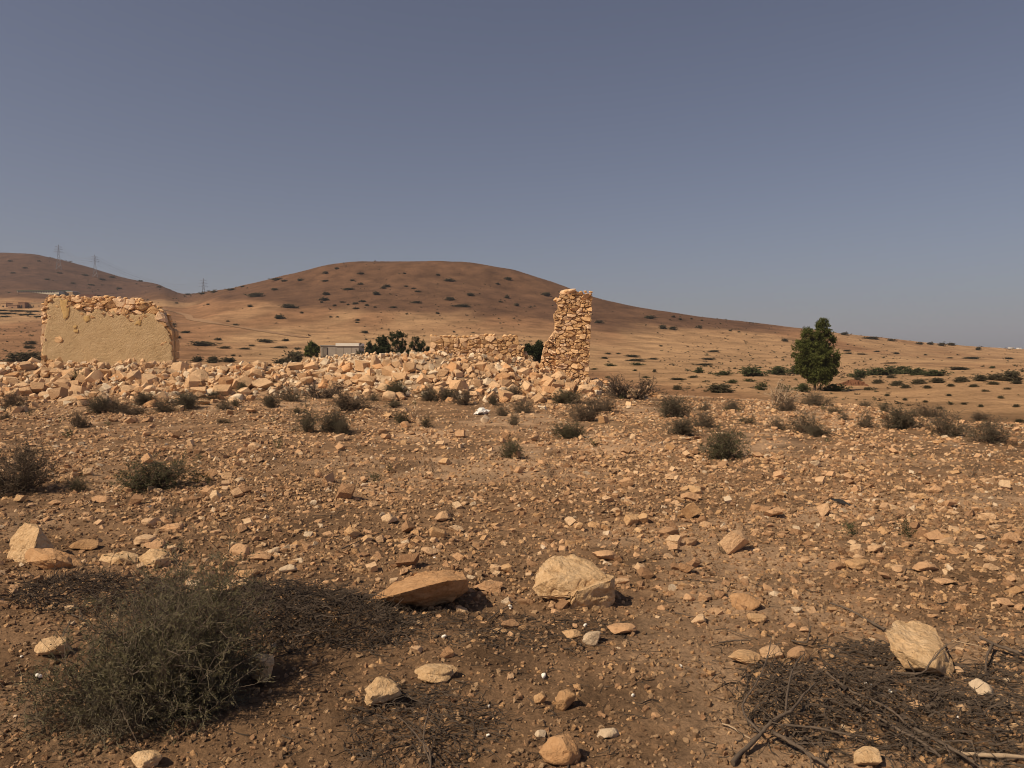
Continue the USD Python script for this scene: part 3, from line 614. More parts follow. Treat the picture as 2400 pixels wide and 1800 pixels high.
# the tall stub of wall
rp = np.random.default_rng(7); PY = 28.2; po = at(1345, 922, PY); po[2] -= .25
pillar = thing('masonry_pillar', 'tall upright stub of rough stone masonry standing right of the rubble heap', 'ruined wall', po)
pp = wall_poly([(1312, 692), (1314, 688), (1362, 688), (1389, 687), (1386, 760), (1382, 840), (1378, 926), (1300, 930), (1305, 885), (1302, 850), (1303, 820), (1301, 795), (1299, 775), (1301, 760), (1297, 745), (1298, 733), (1307, 725), (1308, 714), (1303, 706)], PY, po[0], po[2])
core(pillar, pp.buffer(-.04), .02, .58); masonry(pillar, pp, 160, rp, 2.0, .004, .16, .06, back=.66, relax=0)
pq = wall_poly([(1301, 772), (1303, 830), (1308, 880), (1312, 928), (1250, 925), (1256, 880), (1266, 850), (1271, 825), (1276, 803), (1288, 790)], PY, po[0], po[2])
core(pillar, pq.buffer(-.05), .16, .62, 'broken_core')
masonry(pillar, pq, 70, rp, 1.7, .004, .16, .10, relax=0, off=lambda x, z: .02 + .10 * rp.random(), mats=[WALLSTONE[0], WALLSTONE[2], WALLSTONE[2]])
coping(pillar, rp, [(1318, 682), (1385, 684)], PY, po[0], po[2], .20, 7, .45)
v, f = plane_rock(rp, 3, 12, soft=.12); q = at(1332, 683, PY) - po
obj('coping_stone', (v * [.62, .5, .24] @ trimesh.transformations.euler_matrix(0, -.22, 0)[:3, :3].T + [q[0], .26, q[2]], f), WALLSTONE[2], pillar, smooth=40)
v, f = plane_rock(rp, 3, 10, soft=.12); q = at(1307, 702, PY) - po
obj('coping_stone', (v * [.30, .4, .19] + [q[0], .2, q[2]], f), WALLSTONE[0], pillar, smooth=40)

# the low wall behind the rubble
rl = np.random.default_rng(8); LY = 33.0; lo = at(1120, 870, LY); lo[2] = .2
low = thing('stone_wall', 'low broken wall of small fitted stones behind the rubble heap', 'ruined wall', lo)
lp = wall_poly([(1007, 798), (1009, 787), (1034, 789), (1050, 793), (1075, 791), (1090, 793), (1110, 789), (1142, 787), (1160, 788), (1164, 794), (1175, 793), (1186, 789), (1214, 789), (1215, 798), (1218, 806), (1228, 816), (1230, 835), (1234, 850), (1237, 900), (1006, 900)], LY, lo[0], lo[2])
core(low, lp.buffer(-.04), .015, .48); masonry(low, lp, 290, rl, 1.4, .006, .14, .045, back=.55, relax=0)
coping(low, rl, [(1010, 786), (1034, 787), (1075, 790), (1110, 787), (1158, 785)], LY, lo[0], lo[2], .19, 15, .4)
coping(low, rl, [(1176, 790), (1188, 786), (1212, 787)], LY, lo[0], lo[2], .2, 5, .4)
coping(low, rl, [(1221, 808), (1230, 822), (1234, 838)], LY, lo[0], lo[2], .22, 5, .4)

# the plastered wall
rw = np.random.default_rng(9); WY = 29.6; wo = at(255, 868, WY); wo[2] = .4
plas = thing('plastered_wall', 'broken wall with yellow earth plaster and bare stones along its top, at left', 'ruined wall', wo)
outline = [(103, 707), (112, 697), (122, 691), (131, 694), (158, 694), (190, 698), (237, 697), (292, 700), (330, 704), (357, 713), (372, 726), (387, 738), (392, 758), (404, 776), (405, 808), (404, 856), (402, 905), (105, 905), (100, 842), (97, 831), (96, 791), (101, 774), (98, 742)]
wp = wall_poly(outline, WY, wo[0], wo[2])
pl_pts = [(110, 712), (118, 700), (137, 695), (157, 697), (162, 708), (168, 716), (180, 712), (192, 722), (203, 736), (214, 730), (226, 722), (240, 720), (252, 731), (264, 727), (276, 737), (292, 730), (318, 736), (340, 731), (362, 738), (380, 752), (392, 772), (398, 790), (400, 805), (405, 812), (404, 835), (403, 858), (384, 862), (372, 866), (340, 863), (304, 861), (278, 858), (262, 864), (245, 861), (228, 869), (205, 866), (190, 869), (176, 863), (161, 861), (131, 850), (101, 844), (97, 820), (98, 795), (105, 770), (109, 742), (106, 726)]
lp_ = wall_poly(pl_pts, WY - .1, wo[0], wo[2])
core(plas, wp.buffer(-.07), .10, .50)
for c in cells(wp, 270, rw, 1.6, 1):
    inside = lp_.buffer(-.10).contains(c)
    if inside: continue
    s = face_stone(c, rw, .005, .16, .09)
    if s is not None: obj('stone', s, WALLSTONE[int(rw.integers(3))], plas, smooth=26)
for c in cells(wp.buffer(-.02), 110, rw, 1.6, 1):
    s = face_stone(c, rw, .01, .2, .08)
    if s is None: continue
    s.apply_transform(np.diag([1, -1, 1, 1.])); s.invert(); s.apply_translation([0, .58, 0]); obj('back_stone', s, WALLSTONE[int(rw.integers(3))], plas, smooth=48)
coping(plas, rw, [(112, 694), (131, 692), (158, 694), (190, 696), (237, 696), (292, 698), (330, 702), (357, 711), (372, 724), (387, 737)], WY, wo[0], wo[2], .19, 24, .35)
coping(plas, rw, [(100, 712), (98, 742), (102, 774), (96, 791), (97, 831)], WY, wo[0], wo[2], .18, 9, .2)
def coat(poly, step, y, thick, amp, seed, name, mat, scale=1.0):
    """a skin of plaster with a broken edge"""
    x0, z0, x1, z1 = poly.bounds; xs = np.arange(x0, x1 + step, step); zs = np.arange(z0, z1 + step, step)
    X, Z = np.meshgrid(xs, zs); p3 = np.stack([X, 0 * X, Z], -1)
    jx = (fbm(p3 / .12, 3, seed) - .5) * .16; jz = (fbm(p3 / .12, 3, seed + 1) - .5) * .16
    ins = shapely.contains_xy(poly, X + jx, Z + jz)
    cell = ins[:-1, :-1] & ins[1:, :-1] & ins[:-1, 1:] & ins[1:, 1:]
    edge = np.minimum(1, np.sqrt(np.maximum(0, shapely.distance(shapely.points(np.stack([X, Z], -1)), poly.boundary))) / .28)
    Yf = y - thick * (.35 + .65 * edge) - (fbm(p3 / .6, 3, seed + 2) - .5) * amp * 1.3 - (fbm(p3 / .065, 4, seed + 3) - .5) * amp * .85
    V = np.vstack([np.stack([X, Yf, Z], -1).reshape(-1, 3), np.stack([X, 0 * X + y + .03, Z], -1).reshape(-1, 3)]); nn = X.size; W = X.shape[1]
    r, c = np.nonzero(cell); a = r * W + c; F = [np.stack([a, a + 1, a + W + 1], 1), np.stack([a, a + W + 1, a + W], 1)]
    pad = np.pad(cell, 1)
    for dr, dc, e0, e1 in ((-1, 0, 0, 1), (1, 0, W + 1, W), (0, -1, W, 0), (0, 1, 1, W + 1)):
        k = cell & ~pad[1 + dr:1 + dr + cell.shape[0], 1 + dc:1 + dc + cell.shape[1]]; r, c = np.nonzero(k); a = r * W + c
        F += [np.stack([a + e0, a + e0 + nn, a + e1], 1), np.stack([a + e1, a + e0 + nn, a + e1 + nn], 1)]
    F = np.vstack(F); used = np.unique(F); mp = np.zeros(len(V), int); mp[used] = np.arange(len(used))
    return obj(name, (V[used], mp[F]), mat, plas, smooth=40)
coat(lp_, .026, -.035, .05, .020, 31, 'plaster', PLASTER)
coat(wall_poly([(138, 700), (157, 704), (160, 720), (160, 740), (153, 750), (146, 746), (143, 730), (139, 715)], WY - .15, wo[0], wo[2]), .026, -.085, .035, .010, 33, 'plaster_patch', PLASTER2)
for k, pts in enumerate([[(196, 742), (207, 738), (206, 752), (198, 754)], [(171, 763), (178, 764), (176, 770), (171, 769)], [(172, 771), (182, 774), (181, 780), (173, 778)], [(318, 752), (328, 750), (326, 762), (316, 760)]]):
    coat(wall_poly(pts, WY - .15, wo[0], wo[2]).buffer(.03), .026, -.088, .03, .008, 35 + k, 'plaster_patch', PLASTER2)

# ------------------------------------------------------------------ the rubble heap
rb = np.random.default_rng(10)
RPLACE = []
RMARKS = [(110, 880, 'the left end of the plastered wall'), (255, 880, 'the middle of the plastered wall'), (380, 880, 'the right end of the plastered wall'), (180, 882, 'the dark bush in the rubble'), (275, 950, 'the bush row'), (95, 912, 'the wedge block'), (449, 902, 'the largest upright block'), (516, 918, 'the broad block of the heap'),
 (615, 902, 'the large rounded boulder'), (693, 860, 'the leaning crest slab'), (765, 852, 'the white round crest stone'), (815, 860, 'the two leaning orange stones'), (825, 880, 'the white oval stone'), (755, 914, 'the bare twiggy bush'), (880, 848, 'the upright pale crest block'), (923, 910, 'the dark bush of the lime debris'), (986, 835, 'the perched flat topped stone'),
 (935, 883, 'the bedded block'), (1055, 893, 'the upright yellow faced block'), (1050, 922, 'the low wall bushes'), (1168, 864, 'the pale pointed stone'), (1236, 907, 'the tall pale block by the pillar'), (1288, 897, 'the very large block'), (1312, 929, 'the bush at the pillar foot'), (1400, 905, 'the fallen stones'), (30, 945, 'the dark bush at the left edge'), (560, 930, 'the front edge block'), (332, 933, 'the third bush of the row')]
def rubble(px, py, w, h, mat=None, label=None, group=None, sub=2, n=None, sunk=.25):
    mat = mat or RUBBLE[int(rb.choice(5, p=[.36, .34, .16, .05, .09]))]; p = hit(px, py + h * .3); Y = p[1]; W = w / FPX * Y; H = h / FPX * Y
    v, f = block_rock(rb, .035, 1 if sub == 2 else 2) if rb.random() < .85 else plane_rock(rb, sub, 12, soft=.03, rough_=.07)
    v = v @ rot3(rb).T; v = (v / (v.max(0) - v.min(0))) * [W, .5 * (W + H) * rb.uniform(.8, 1.1), H]
    v = v @ trimesh.transformations.euler_matrix(0, rb.normal() * .12, 0)[:3, :3].T
    z = ground_z(p[0], Y) if False else p[2]
    v[:, 2] -= v[:, 2].min() + H * sunk; RPLACE.append((p[0], Y, max(W, H)))
    if label is None: pl = where(px, py, RMARKS); label = look_of_stone(v, mat, .42) + ' block ' + pl; group = 'rubble ' + pl
    o = obj('rubble_block', (v, f), mat, smooth=18, loc=(p[0], Y, z))
    return tag(o, label, 'stone block', group)
NAMED = [(580, 866, 32, 20, 2, 'orange tilted block on the heap right of the plastered wall'), (615, 902, 58, 32, 1, 'large pale rounded boulder low on the rubble heap, left of the bushes'), (693, 860, 40, 24, 0, 'leaning slab with dark underside on the crest of the heap left of the grey hut'),
 (730, 858, 34, 22, 0, 'squarish block on the crest of the heap below the round green tree'), (745, 876, 42, 20, 0, 'flat sloping slab below the squarish crest block'), (765, 851, 22, 24, 4, 'white rounded stone on the crest in front of the grey hut'),
 (803, 857, 16, 26, 2, 'narrow orange stone leaning on a broader one below the hut'), (815, 861, 24, 28, 2, 'broad orange stone with a narrow one leaning on it below the hut'), (850, 857, 36, 32, 0, 'big tan block on the crest below the gum trees'),
 (880, 848, 24, 38, 1, 'upright pale block on the crest below the gum trees'), (894, 871, 20, 18, 4, 'white flat faced stone in the middle of the heap'), (825, 880, 30, 17, 4, 'white oval stone in the middle of the heap'), (791, 880, 18, 16, 4, 'small white stone left of the white oval stone'),
 (935, 883, 40, 24, 0, 'bedded block right of the white flat faced stone'), (932, 852, 34, 20, 1, 'pale block just left of the low wall on the crest'), (986, 835, 34, 18, 1, 'flat topped stone perched at the left foot of the low wall'),
 (1148, 865, 28, 28, 0, 'tan block at the foot of the low wall, left of a pale pointed stone'), (1168, 864, 22, 26, 4, 'pale pointed stone at the foot of the low wall'), (1191, 864, 30, 30, 2, 'orange faceted block at the foot of the low wall, right of the pale pointed stone'),
 (1202, 882, 26, 22, 0, 'rounded block under the orange faceted block'), (1055, 893, 20, 24, 1, 'upright yellow faced block in the lower heap'), (1178, 916, 32, 18, 4, 'pale slab at the foot of the heap left of the pillar'), (1236, 907, 28, 34, 1, 'tall pale block at the foot of the heap by the pillar'),
 (1288, 897, 60, 44, 0, 'very large tan block at the left foot of the pillar'), (1275, 868, 30, 14, 1, 'flat pale slab beside the stepped side of the pillar'), (1310, 880, 40, 26, 1, 'long block built against the pillar foot'), (95, 910, 42, 22, 2, 'orange wedge block below the plastered wall'),
 (165, 904, 42, 20, 2, 'rounded orange block below the plastered wall'), (54, 918, 44, 28, 0, 'large block at the left edge of the heap'), (110, 926, 54, 22, 1, 'long flat block under the orange wedge block'), (196, 916, 52, 16, 0, 'long low block right of the rounded orange block'),
 (65, 857, 44, 26, 3, 'brown block on the crest left of the plastered wall'), (80, 847, 38, 22, 0, 'block leaning on the left end of the plastered wall'), (275, 885, 40, 24, 2, 'dark sided block below the middle of the plastered wall'), (350, 893, 36, 36, 1, 'tall pale block below the right half of the plastered wall'),
 (449, 902, 40, 44, 0, 'largest upright block right of the plastered wall'), (516, 916, 52, 34, 0, 'broad block in front of the heap between wall and bushes'), (424, 858, 42, 22, 1, 'block on the crest at the right end of the plastered wall'), (560, 930, 34, 20, 0, 'block at the front edge of the heap'),
 (1235, 845, 20, 18, 4, 'small pale stones piece at the right end of the low wall')]
for px, py, w, h, m, lab in NAMED: rubble(px, py, w, h, RUBBLE[m], lab, sub=3)
small = []
k = 0; tries = 0
while k < 258 and tries < 6000:
    tries += 1
    px = rb.uniform(-20, 1400); front = np.interp(px, [0, 300, 500, 700, 900, 1100, 1260, 1330, 1400], [962, 948, 946, 925, 930, 945, 935, 925, 915]); back = np.interp(px, [0, 90, 110, 400, 420, 560, 640, 740, 960, 1150, 1250, 1280, 1385, 1400], [853, 850, 872, 872, 858, 862, 848, 846, 842, 852, 862, 900, 905, 890])
    py = rb.uniform(back, front)
    w = 20 + 30 * rb.beta(1.1, 2.4)
    if 640 < px < 860: w *= .75
    p = hit(px, py)
    if min([math.hypot(a - p[0], b - p[1]) / s for a, b, s in RPLACE] or [9]) < .42: continue
    rubble(px, py, w, w * rb.uniform(.5, .95)); k += 1
N = 11000
x = rb.uniform(-30, 4.6, N); y = rb.uniform(22.8, 32, N); kk = rb.random(N) < np.clip(mound(x, y) * 2.2, 0, 1); x, y = x[kk], y[kk]
sz = .09 + .33 * rb.beta(1, 2.6, len(x)); lime = np.exp(-((x + 6.2) / 2.4) ** 2); sz *= 1 - .35 * lime
ids = np.where(rb.random(len(x)) < .25 + .7 * lime, rb.choice([1, 6, 10, 15, 20, 15], len(x)), rb.integers(0, 22, len(x)))
instancer('rubble', RPROTOS, np.stack([x, y, height(x, y) + sz * rb.uniform(.05, .5, len(x))], -1), ids, sz, rb, 'small broken stones filling the rubble heap', 'rubble')
# a heap of fallen stones in the shade at the right foot of the pillar, and the low footing in front of it
FALLEN = [(1392, 902, 22, 24), (1408, 893, 18, 16), (1421, 896, 16, 12), (1400, 915, 24, 18), (1386, 925, 18, 16), (1418, 912, 20, 14), (1432, 903, 14, 12), (1500, 918, 22, 16), (1520, 914, 18, 24), (1533, 925, 24, 16), (1512, 932, 20, 14), (1548, 930, 16, 12)]
for px, py, w, h in FALLEN:
    rubble(px, py, w, h, None, ('fallen stone right of the pillar foot, %s of its heap' if px < 1460 else 'stone of the small pale heap right of the pillar, %s') % (('top left', 'top middle', 'top right', 'middle left', 'lower left', 'lower middle', 'right end') if px < 1460 else ('topmost', 'upright one', 'right one', 'lowest one', 'rightmost'))[FALLEN.index((px, py, w, h)) % 7 if px < 1460 else FALLEN.index((px, py, w, h)) - 7])
for kx in range(9):
    rubble(1256 + kx * 10, 952 + 2 * (kx % 3), 13, 9, None, 'stone of the low footing before the pillar, %s from the left' % ('first', 'second', 'third', 'fourth', 'fifth', 'sixth', 'seventh', 'eighth', 'ninth')[kx])

for _w in (pillar, low, plas): tag(_w, kind='thing')

# ------------------------------------------------------------------ plants: thin twigs and small leaves
def segs(P0, P1, R0, R1):
    """three sided twigs"""
    P0, P1 = np.asarray(P0, float), np.asarray(P1, float); n = len(P0); d = P1 - P0; d /= np.linalg.norm(d, axis=1, keepdims=True) + 1e-9
    a = np.cross(d, np.where(np.abs(d[:, 2:]) < .9, [0, 0, 1.], [1., 0, 0])); a /= np.linalg.norm(a, axis=1, keepdims=True) + 1e-9; b = np.cross(d, a)
    V = []
    for P, R in ((P0, R0), (P1, R1)):
        for k in range(3):
            t = k * 2 * np.pi / 3; V.append(P + np.broadcast_to(R, (n,))[:, None] * (math.cos(t) * a + math.sin(t) * b))
    V = np.stack(V, 1); o = np.arange(n)[:, None] * 6
    F = np.concatenate([o + np.array(q) for q in ([0, 1, 4], [0, 4, 3], [1, 2, 5], [1, 5, 4], [2, 0, 3], [2, 3, 5])])
    return V.reshape(-1, 3), F
def leaves(C, D, L_, W_, rng):
    """small pointed leaves of two triangles"""
    n = len(C); D = D / (np.linalg.norm(D, axis=1, keepdims=True) + 1e-9); s = np.cross(D, rng.normal(size=(n, 3))); s /= np.linalg.norm(s, axis=1, keepdims=True) + 1e-9
    L_ = np.broadcast_to(L_, (n,))[:, None]; W_ = np.broadcast_to(W_, (n,))[:, None]
    V = np.stack([C, C + D * L_ * .5 + s * W_ * .5, C + D * L_, C + D * L_ * .5 - s * W_ * .5], 1).reshape(-1, 3)
    o = np.arange(n)[:, None] * 4
    return V, np.concatenate([o + [0, 1, 2], o + [0, 2, 3]])
def join(parts):
    V, F, k = [], [], 0
    for v, f in parts: V.append(v); F.append(f + k); k += len(v)
    return np.vstack(V), np.vstack(F)
def grow(rng, base, tip, nseg, wob):
    t = np.linspace(0, 1, nseg + 1)[:, None]; n = len(base)
    P = base[:, None, :] * (1 - t) + tip[:, None, :] * t
    L_ = np.linalg.norm(tip - base, axis=1)[:, None, None]
    return P + np.cumsum(rng.normal(size=P.shape) * wob / nseg, axis=1) * L_ * np.minimum(1, t * 3)
def bush_mesh(seed, n0=60, n1=7, n2=5, leaf=9000, ll=.035, lw=.011, up=.25, r=(.007, .004, .0022), lobes=3, bare=.0, flat_=0):
    """a round thorny bush one metre across and one high: stems, twigs, twiglets and leaves"""
    rng = np.random.default_rng(seed)
    cen = np.column_stack([rng.normal(size=(lobes, 2)) * .17, np.zeros(lobes)]); rad = rng.uniform(.30, .42, lobes); hh = rng.uniform(.75, 1.0, lobes)
    k = rng.integers(0, lobes, n0); d = rng.normal(size=(n0, 3)); d[:, 2] = np.abs(d[:, 2]) + up; d /= np.linalg.norm(d, axis=1, keepdims=True)
    tip = cen[k] + d * np.column_stack([rad[k], rad[k], hh[k]]) * rng.uniform(.8, 1.08, (n0, 1))
    base = cen[k] * .5 + np.column_stack([rng.normal(size=(n0, 2)) * .05, np.full(n0, -.03)])
    A = grow(rng, base, tip, 4, .16); S = [segs(A[:, j], A[:, j + 1], r[0] * (1 - j / 5), r[0] * (1 - (j + 1) / 5)) for j in range(4)]
    m = n0 * n1; i = rng.integers(0, n0, m); t = rng.uniform(.25, 1, m) * 3.99; j = t.astype(int); b1 = A[i, j] + (A[i, j + 1] - A[i, j]) * (t - j)[:, None]
    dr = tip[i] - base[i]; dr /= np.linalg.norm(dr, axis=1, keepdims=True); t1 = b1 + (dr * .6 + rng.normal(size=(m, 3)) * .6 + [0, 0, .15]) * rng.uniform(.08, .22, (m, 1)); t1[:, 2] = np.maximum(t1[:, 2], .005)
    B = grow(rng, b1, t1, 2, .25); S += [segs(B[:, j], B[:, j + 1], r[1] * (1 - j * .3), r[1] * (.7 - j * .3)) for j in range(2)]
    m2 = m * n2; i = rng.integers(0, m, m2); tt = rng.uniform(.2, 1, m2); b2 = B[i, 1] * (1 - tt)[:, None] + B[i, 2] * tt[:, None]
    dr = t1[i] - b1[i]; dr /= np.linalg.norm(dr, axis=1, keepdims=True) + 1e-9; t2 = b2 + (dr * .5 + rng.normal(size=(m2, 3)) * .8) * rng.uniform(.03, .08, (m2, 1)); t2[:, 2] = np.maximum(t2[:, 2], .002)
    S.append(segs(b2, t2, r[2], r[2] * .5))
    lf = None
    if leaf:
        i = rng.integers(0, m2, leaf); tt = rng.uniform(.1, 1, (leaf, 1)); C = b2[i] * (1 - tt) + t2[i] * tt
        lf = leaves(C, (t2[i] - b2[i]) / .06 + rng.normal(size=(leaf, 3)) * .8, ll * rng.uniform(.6, 1.3, leaf), lw, rng)
    return join(S), lf
def bush_proto(name, seed, leafm, stemm=TWIG, **k):
    x = UsdGeom.Xform(stage.CreateClassPrim('/World/' + name))
    st, lf = bush_mesh(seed, **k)
    usdkit.mesh(stage, '/World/%s/stems' % name, st, stemm)
    if lf is not None: usdkit.mesh(stage, '/World/%s/foliage' % name, lf, leafm, smooth=False)
    return x
BP = {'g0': bush_proto('grey_bush_kind', 1, GREY_LEAF[0], n0=70, leaf=11000, lobes=3), 'g1': bush_proto('brown_bush_kind', 2, GREY_LEAF[1], n0=70, leaf=9000, lobes=4),
      'o0': bush_proto('olive_bush_kind', 3, GREY_LEAF[2], n0=70, leaf=13000, lobes=2), 'o1': bush_proto('sparse_olive_bush_kind', 4, GREY_LEAF[2], n0=45, leaf=4500, lobes=3),
      'g2': bush_proto('sparse_grey_bush_kind', 5, GREY_LEAF[0], n0=50, leaf=5000, lobes=3), 'b0': bush_proto('bare_bush_kind', 6, None, BARK, n0=46, n1=7, n2=6, leaf=0, r=(.014, .007, .004)),
      'w0': bush_proto('bleached_bush_kind', 7, None, PALEWOOD, n0=26, n1=5, n2=3, leaf=0, r=(.022, .011, .006))}
# picture centre x, y, width, height, kind, label
NEAR = [
 (1688, 1044, 106, 82, 'o0', 'round dense olive bush standing alone at right in the middle ground'), (1575, 950, 92, 62, 'g0', 'large round grey bush right of the pale bare patch'), (1597, 999, 68, 50, 'g0', 'grey bush directly below the large round grey bush'),
 (1651, 983, 64, 44, 'g2', 'grey green bush above the round olive bush'), (1374, 960, 68, 66, 'g1', 'grey bush by the left end of the pale bare patch'), (1416, 947, 48, 40, 'g1', 'grey bush just right of the pillar foot bush'), (1353, 1006, 68, 44, 'o0', 'dark olive bush left below the pale bare patch'),
 (1312, 929, 62, 38, 'o0', 'bush at the front foot of the pillar'), (1198, 1051, 64, 52, 'o0', 'small olive bush alone on the stony ground below the white bag'), (1225, 952, 52, 38, 'g2', 'grey bush right of the white bag, in front of the heap'), (1177, 960, 34, 32, 'g2', 'small bush just right of the white bag'),
 (1206, 982, 30, 30, 'g2', 'small grey bush below right of the white bag'), (1152, 936, 28, 28, 'g0', 'small bush against the heap above the white bag'), (1198, 918, 38, 32, 'g1', 'bush growing among the rubble left of the pillar'), (1475, 906, 98, 64, 'b0', 'bare greyish bush behind the small pale heap right of the pillar'),
 (1654, 952, 28, 26, 'g2', 'small bush right of the large round grey bush'), (1717, 949, 30, 26, 'g2', 'small grey bush on the edge of the rise'), (1755, 982, 40, 24, 'o1', 'low sparse bush among the stones of the rise'),
 (718, 985, 74, 62, 'o1', 'left half of the big olive bush pair in the middle ground'), (768, 988, 80, 60, 'g0', 'middle of the big bush clump in the middle ground'), (806, 1000, 40, 40, 'g0', 'right end of the big bush clump in the middle ground'), (815, 941, 78, 46, 'g1', 'wide grey bush right above the big bush clump'),
 (755, 914, 82, 50, 'b0', 'bare twiggy bush in front of the lime debris'), (676, 923, 60, 40, 'g2', 'grey bush left of the bare twiggy bush'), (625, 940, 48, 34, 'g0', 'grey bush by the broad rounded boulder of the heap'), (923, 910, 54, 38, 'o0', 'dark bush growing in the lime debris'),
 (1011, 922, 52, 40, 'g0', 'left of the two grey bushes before the rubble below the low wall'), (1052, 922, 50, 34, 'g0', 'grey bush between its two neighbours before the low wall rubble'), (1084, 932, 40, 40, 'g1', 'right one of the grey bushes before the low wall rubble'), (923, 945, 54, 22, 'o1', 'low olive bush under the dark bush of the lime debris'),
 (872, 931, 34, 20, 'o1', 'thin low bush left of the low olive bush'), (948, 978, 30, 33, 'o0', 'small upright bush on the stony ground left of a twin'), (995, 988, 42, 34, 'o1', 'small brownish bush on the stony ground, twin of the upright one'),
 (180, 880, 52, 30, 'o0', 'dark bush in the rubble under the plastered wall'), (19, 943, 56, 50, 'g1', 'dark grey bush at the left edge in front of the heap'), (234, 946, 64, 48, 'g0', 'leftmost bush of the row under the plastered wall'), (272, 951, 54, 36, 'g1', 'second bush of the row under the plastered wall'),
 (332, 933, 54, 36, 'g0', 'third bush of the row under the plastered wall'), (373, 951, 60, 36, 'g2', 'fourth bush of the row under the plastered wall'), (436, 939, 78, 48, 'g0', 'last widest bush of the row under the plastered wall'), (300, 962, 60, 24, 'g1', 'low bush in the front of the row under the plastered wall'),
 (519, 949, 42, 30, 'g2', 'small grey bush right of the bush row'), (493, 926, 40, 26, 'g0', 'bush at the foot of the largest upright block'), (547, 945, 34, 22, 'o1', 'thin bush under the broad block of the heap'), (566, 907, 28, 30, 'o0', 'little dark bush between blocks of the heap'),
 (183, 982, 44, 42, 'g1', 'brown bush alone in front of the bush row at left'), (520, 985, 34, 14, 'o1', 'low tuft on the stony ground left of centre'), (693, 962, 30, 18, 'o1', 'tuft above the big bush clump'), (8, 975, 24, 20, 'g1', 'low bush at the left edge below the dark grey one'),
 (14, 1105, 168, 130, 'g1', 'big dark bush cut by the left edge in the middle ground'), (170, 1128, 54, 50, 'o1', 'thin small bush right of the big one at the left edge'), (304, 1120, 154, 84, 'o0', 'wide olive bush on the stony ground at left'),
 (1890, 989, 76, 60, 'g2', 'tall grey bush on the edge of the rise below the tree'), (1915, 1007, 58, 34, 'g0', 'bush at the foot of the tall grey bush below the tree'), (1826, 992, 44, 36, 'g2', 'grey bush left of the tall grey bush below the tree'), (2035, 983, 40, 44, 'g2', 'upright grey bush right of the tree on the edge of the rise'),
 (2124, 977, 98, 60, 'g0', 'wide dark grey bush on the edge of the rise at right'), (2187, 963, 52, 32, 'g1', 'reddish brown bush behind the wide dark grey bush'), (2231, 994, 98, 64, 'g2', 'left one of the two pale twiggy bushes near the right edge'), (2330, 1010, 112, 64, 'g2', 'right one of the two pale twiggy bushes near the right edge'),
 (1722, 950, 30, 28, 'g2', 'small bush left of the bleached dead shrub'), (1960, 960, 40, 24, 'o1', 'sparse bush on the edge of the rise right of the tree'), (1980, 976, 26, 20, 'g2', 'small bush left of the upright grey bush'), (2075, 955, 40, 24, 'o1', 'sparse bush behind the upright grey bush'),
 (1925, 936, 88, 34, 'g2', 'wide low grey thicket below the tree'), (1850, 950, 50, 30, 'g1', 'brown bush in front of the bleached dead shrub'), (2030, 945, 30, 18, 'g2', 'little bush on the orange ground right of the tree'), (2300, 975, 40, 22, 'g1', 'brown bush behind the two pale twiggy bushes')]
rn = np.random.default_rng(12)
for px, py, w, h, kd, lab in NEAR:
    p = hit(px, py + h * .46); Y = p[1]; W = w / FPX * Y; H = h / FPX * Y
    if Y > 60: p = hit(px, py + h * .46 + 14); Y = p[1]; W = w / FPX * Y; H = h / FPX * Y
    copy_of(BP[kd], 'bush', lab, 'bush', (p[0], Y + W * .25, ground_z(p[0], Y + W * .25) - .02), rn.uniform(0, 6.3), (W * 1.12, W * 1.05, H * 1.02))
p = hit(1822, 946); Y = p[1]; W = 96 / FPX * Y
copy_of(BP['w0'], 'dead_shrub', 'bleached dead shrub with bare pale branches left of the tree', 'shrub', (p[0], Y, p[2]), 1.0, (W, W, 62 / FPX * Y))

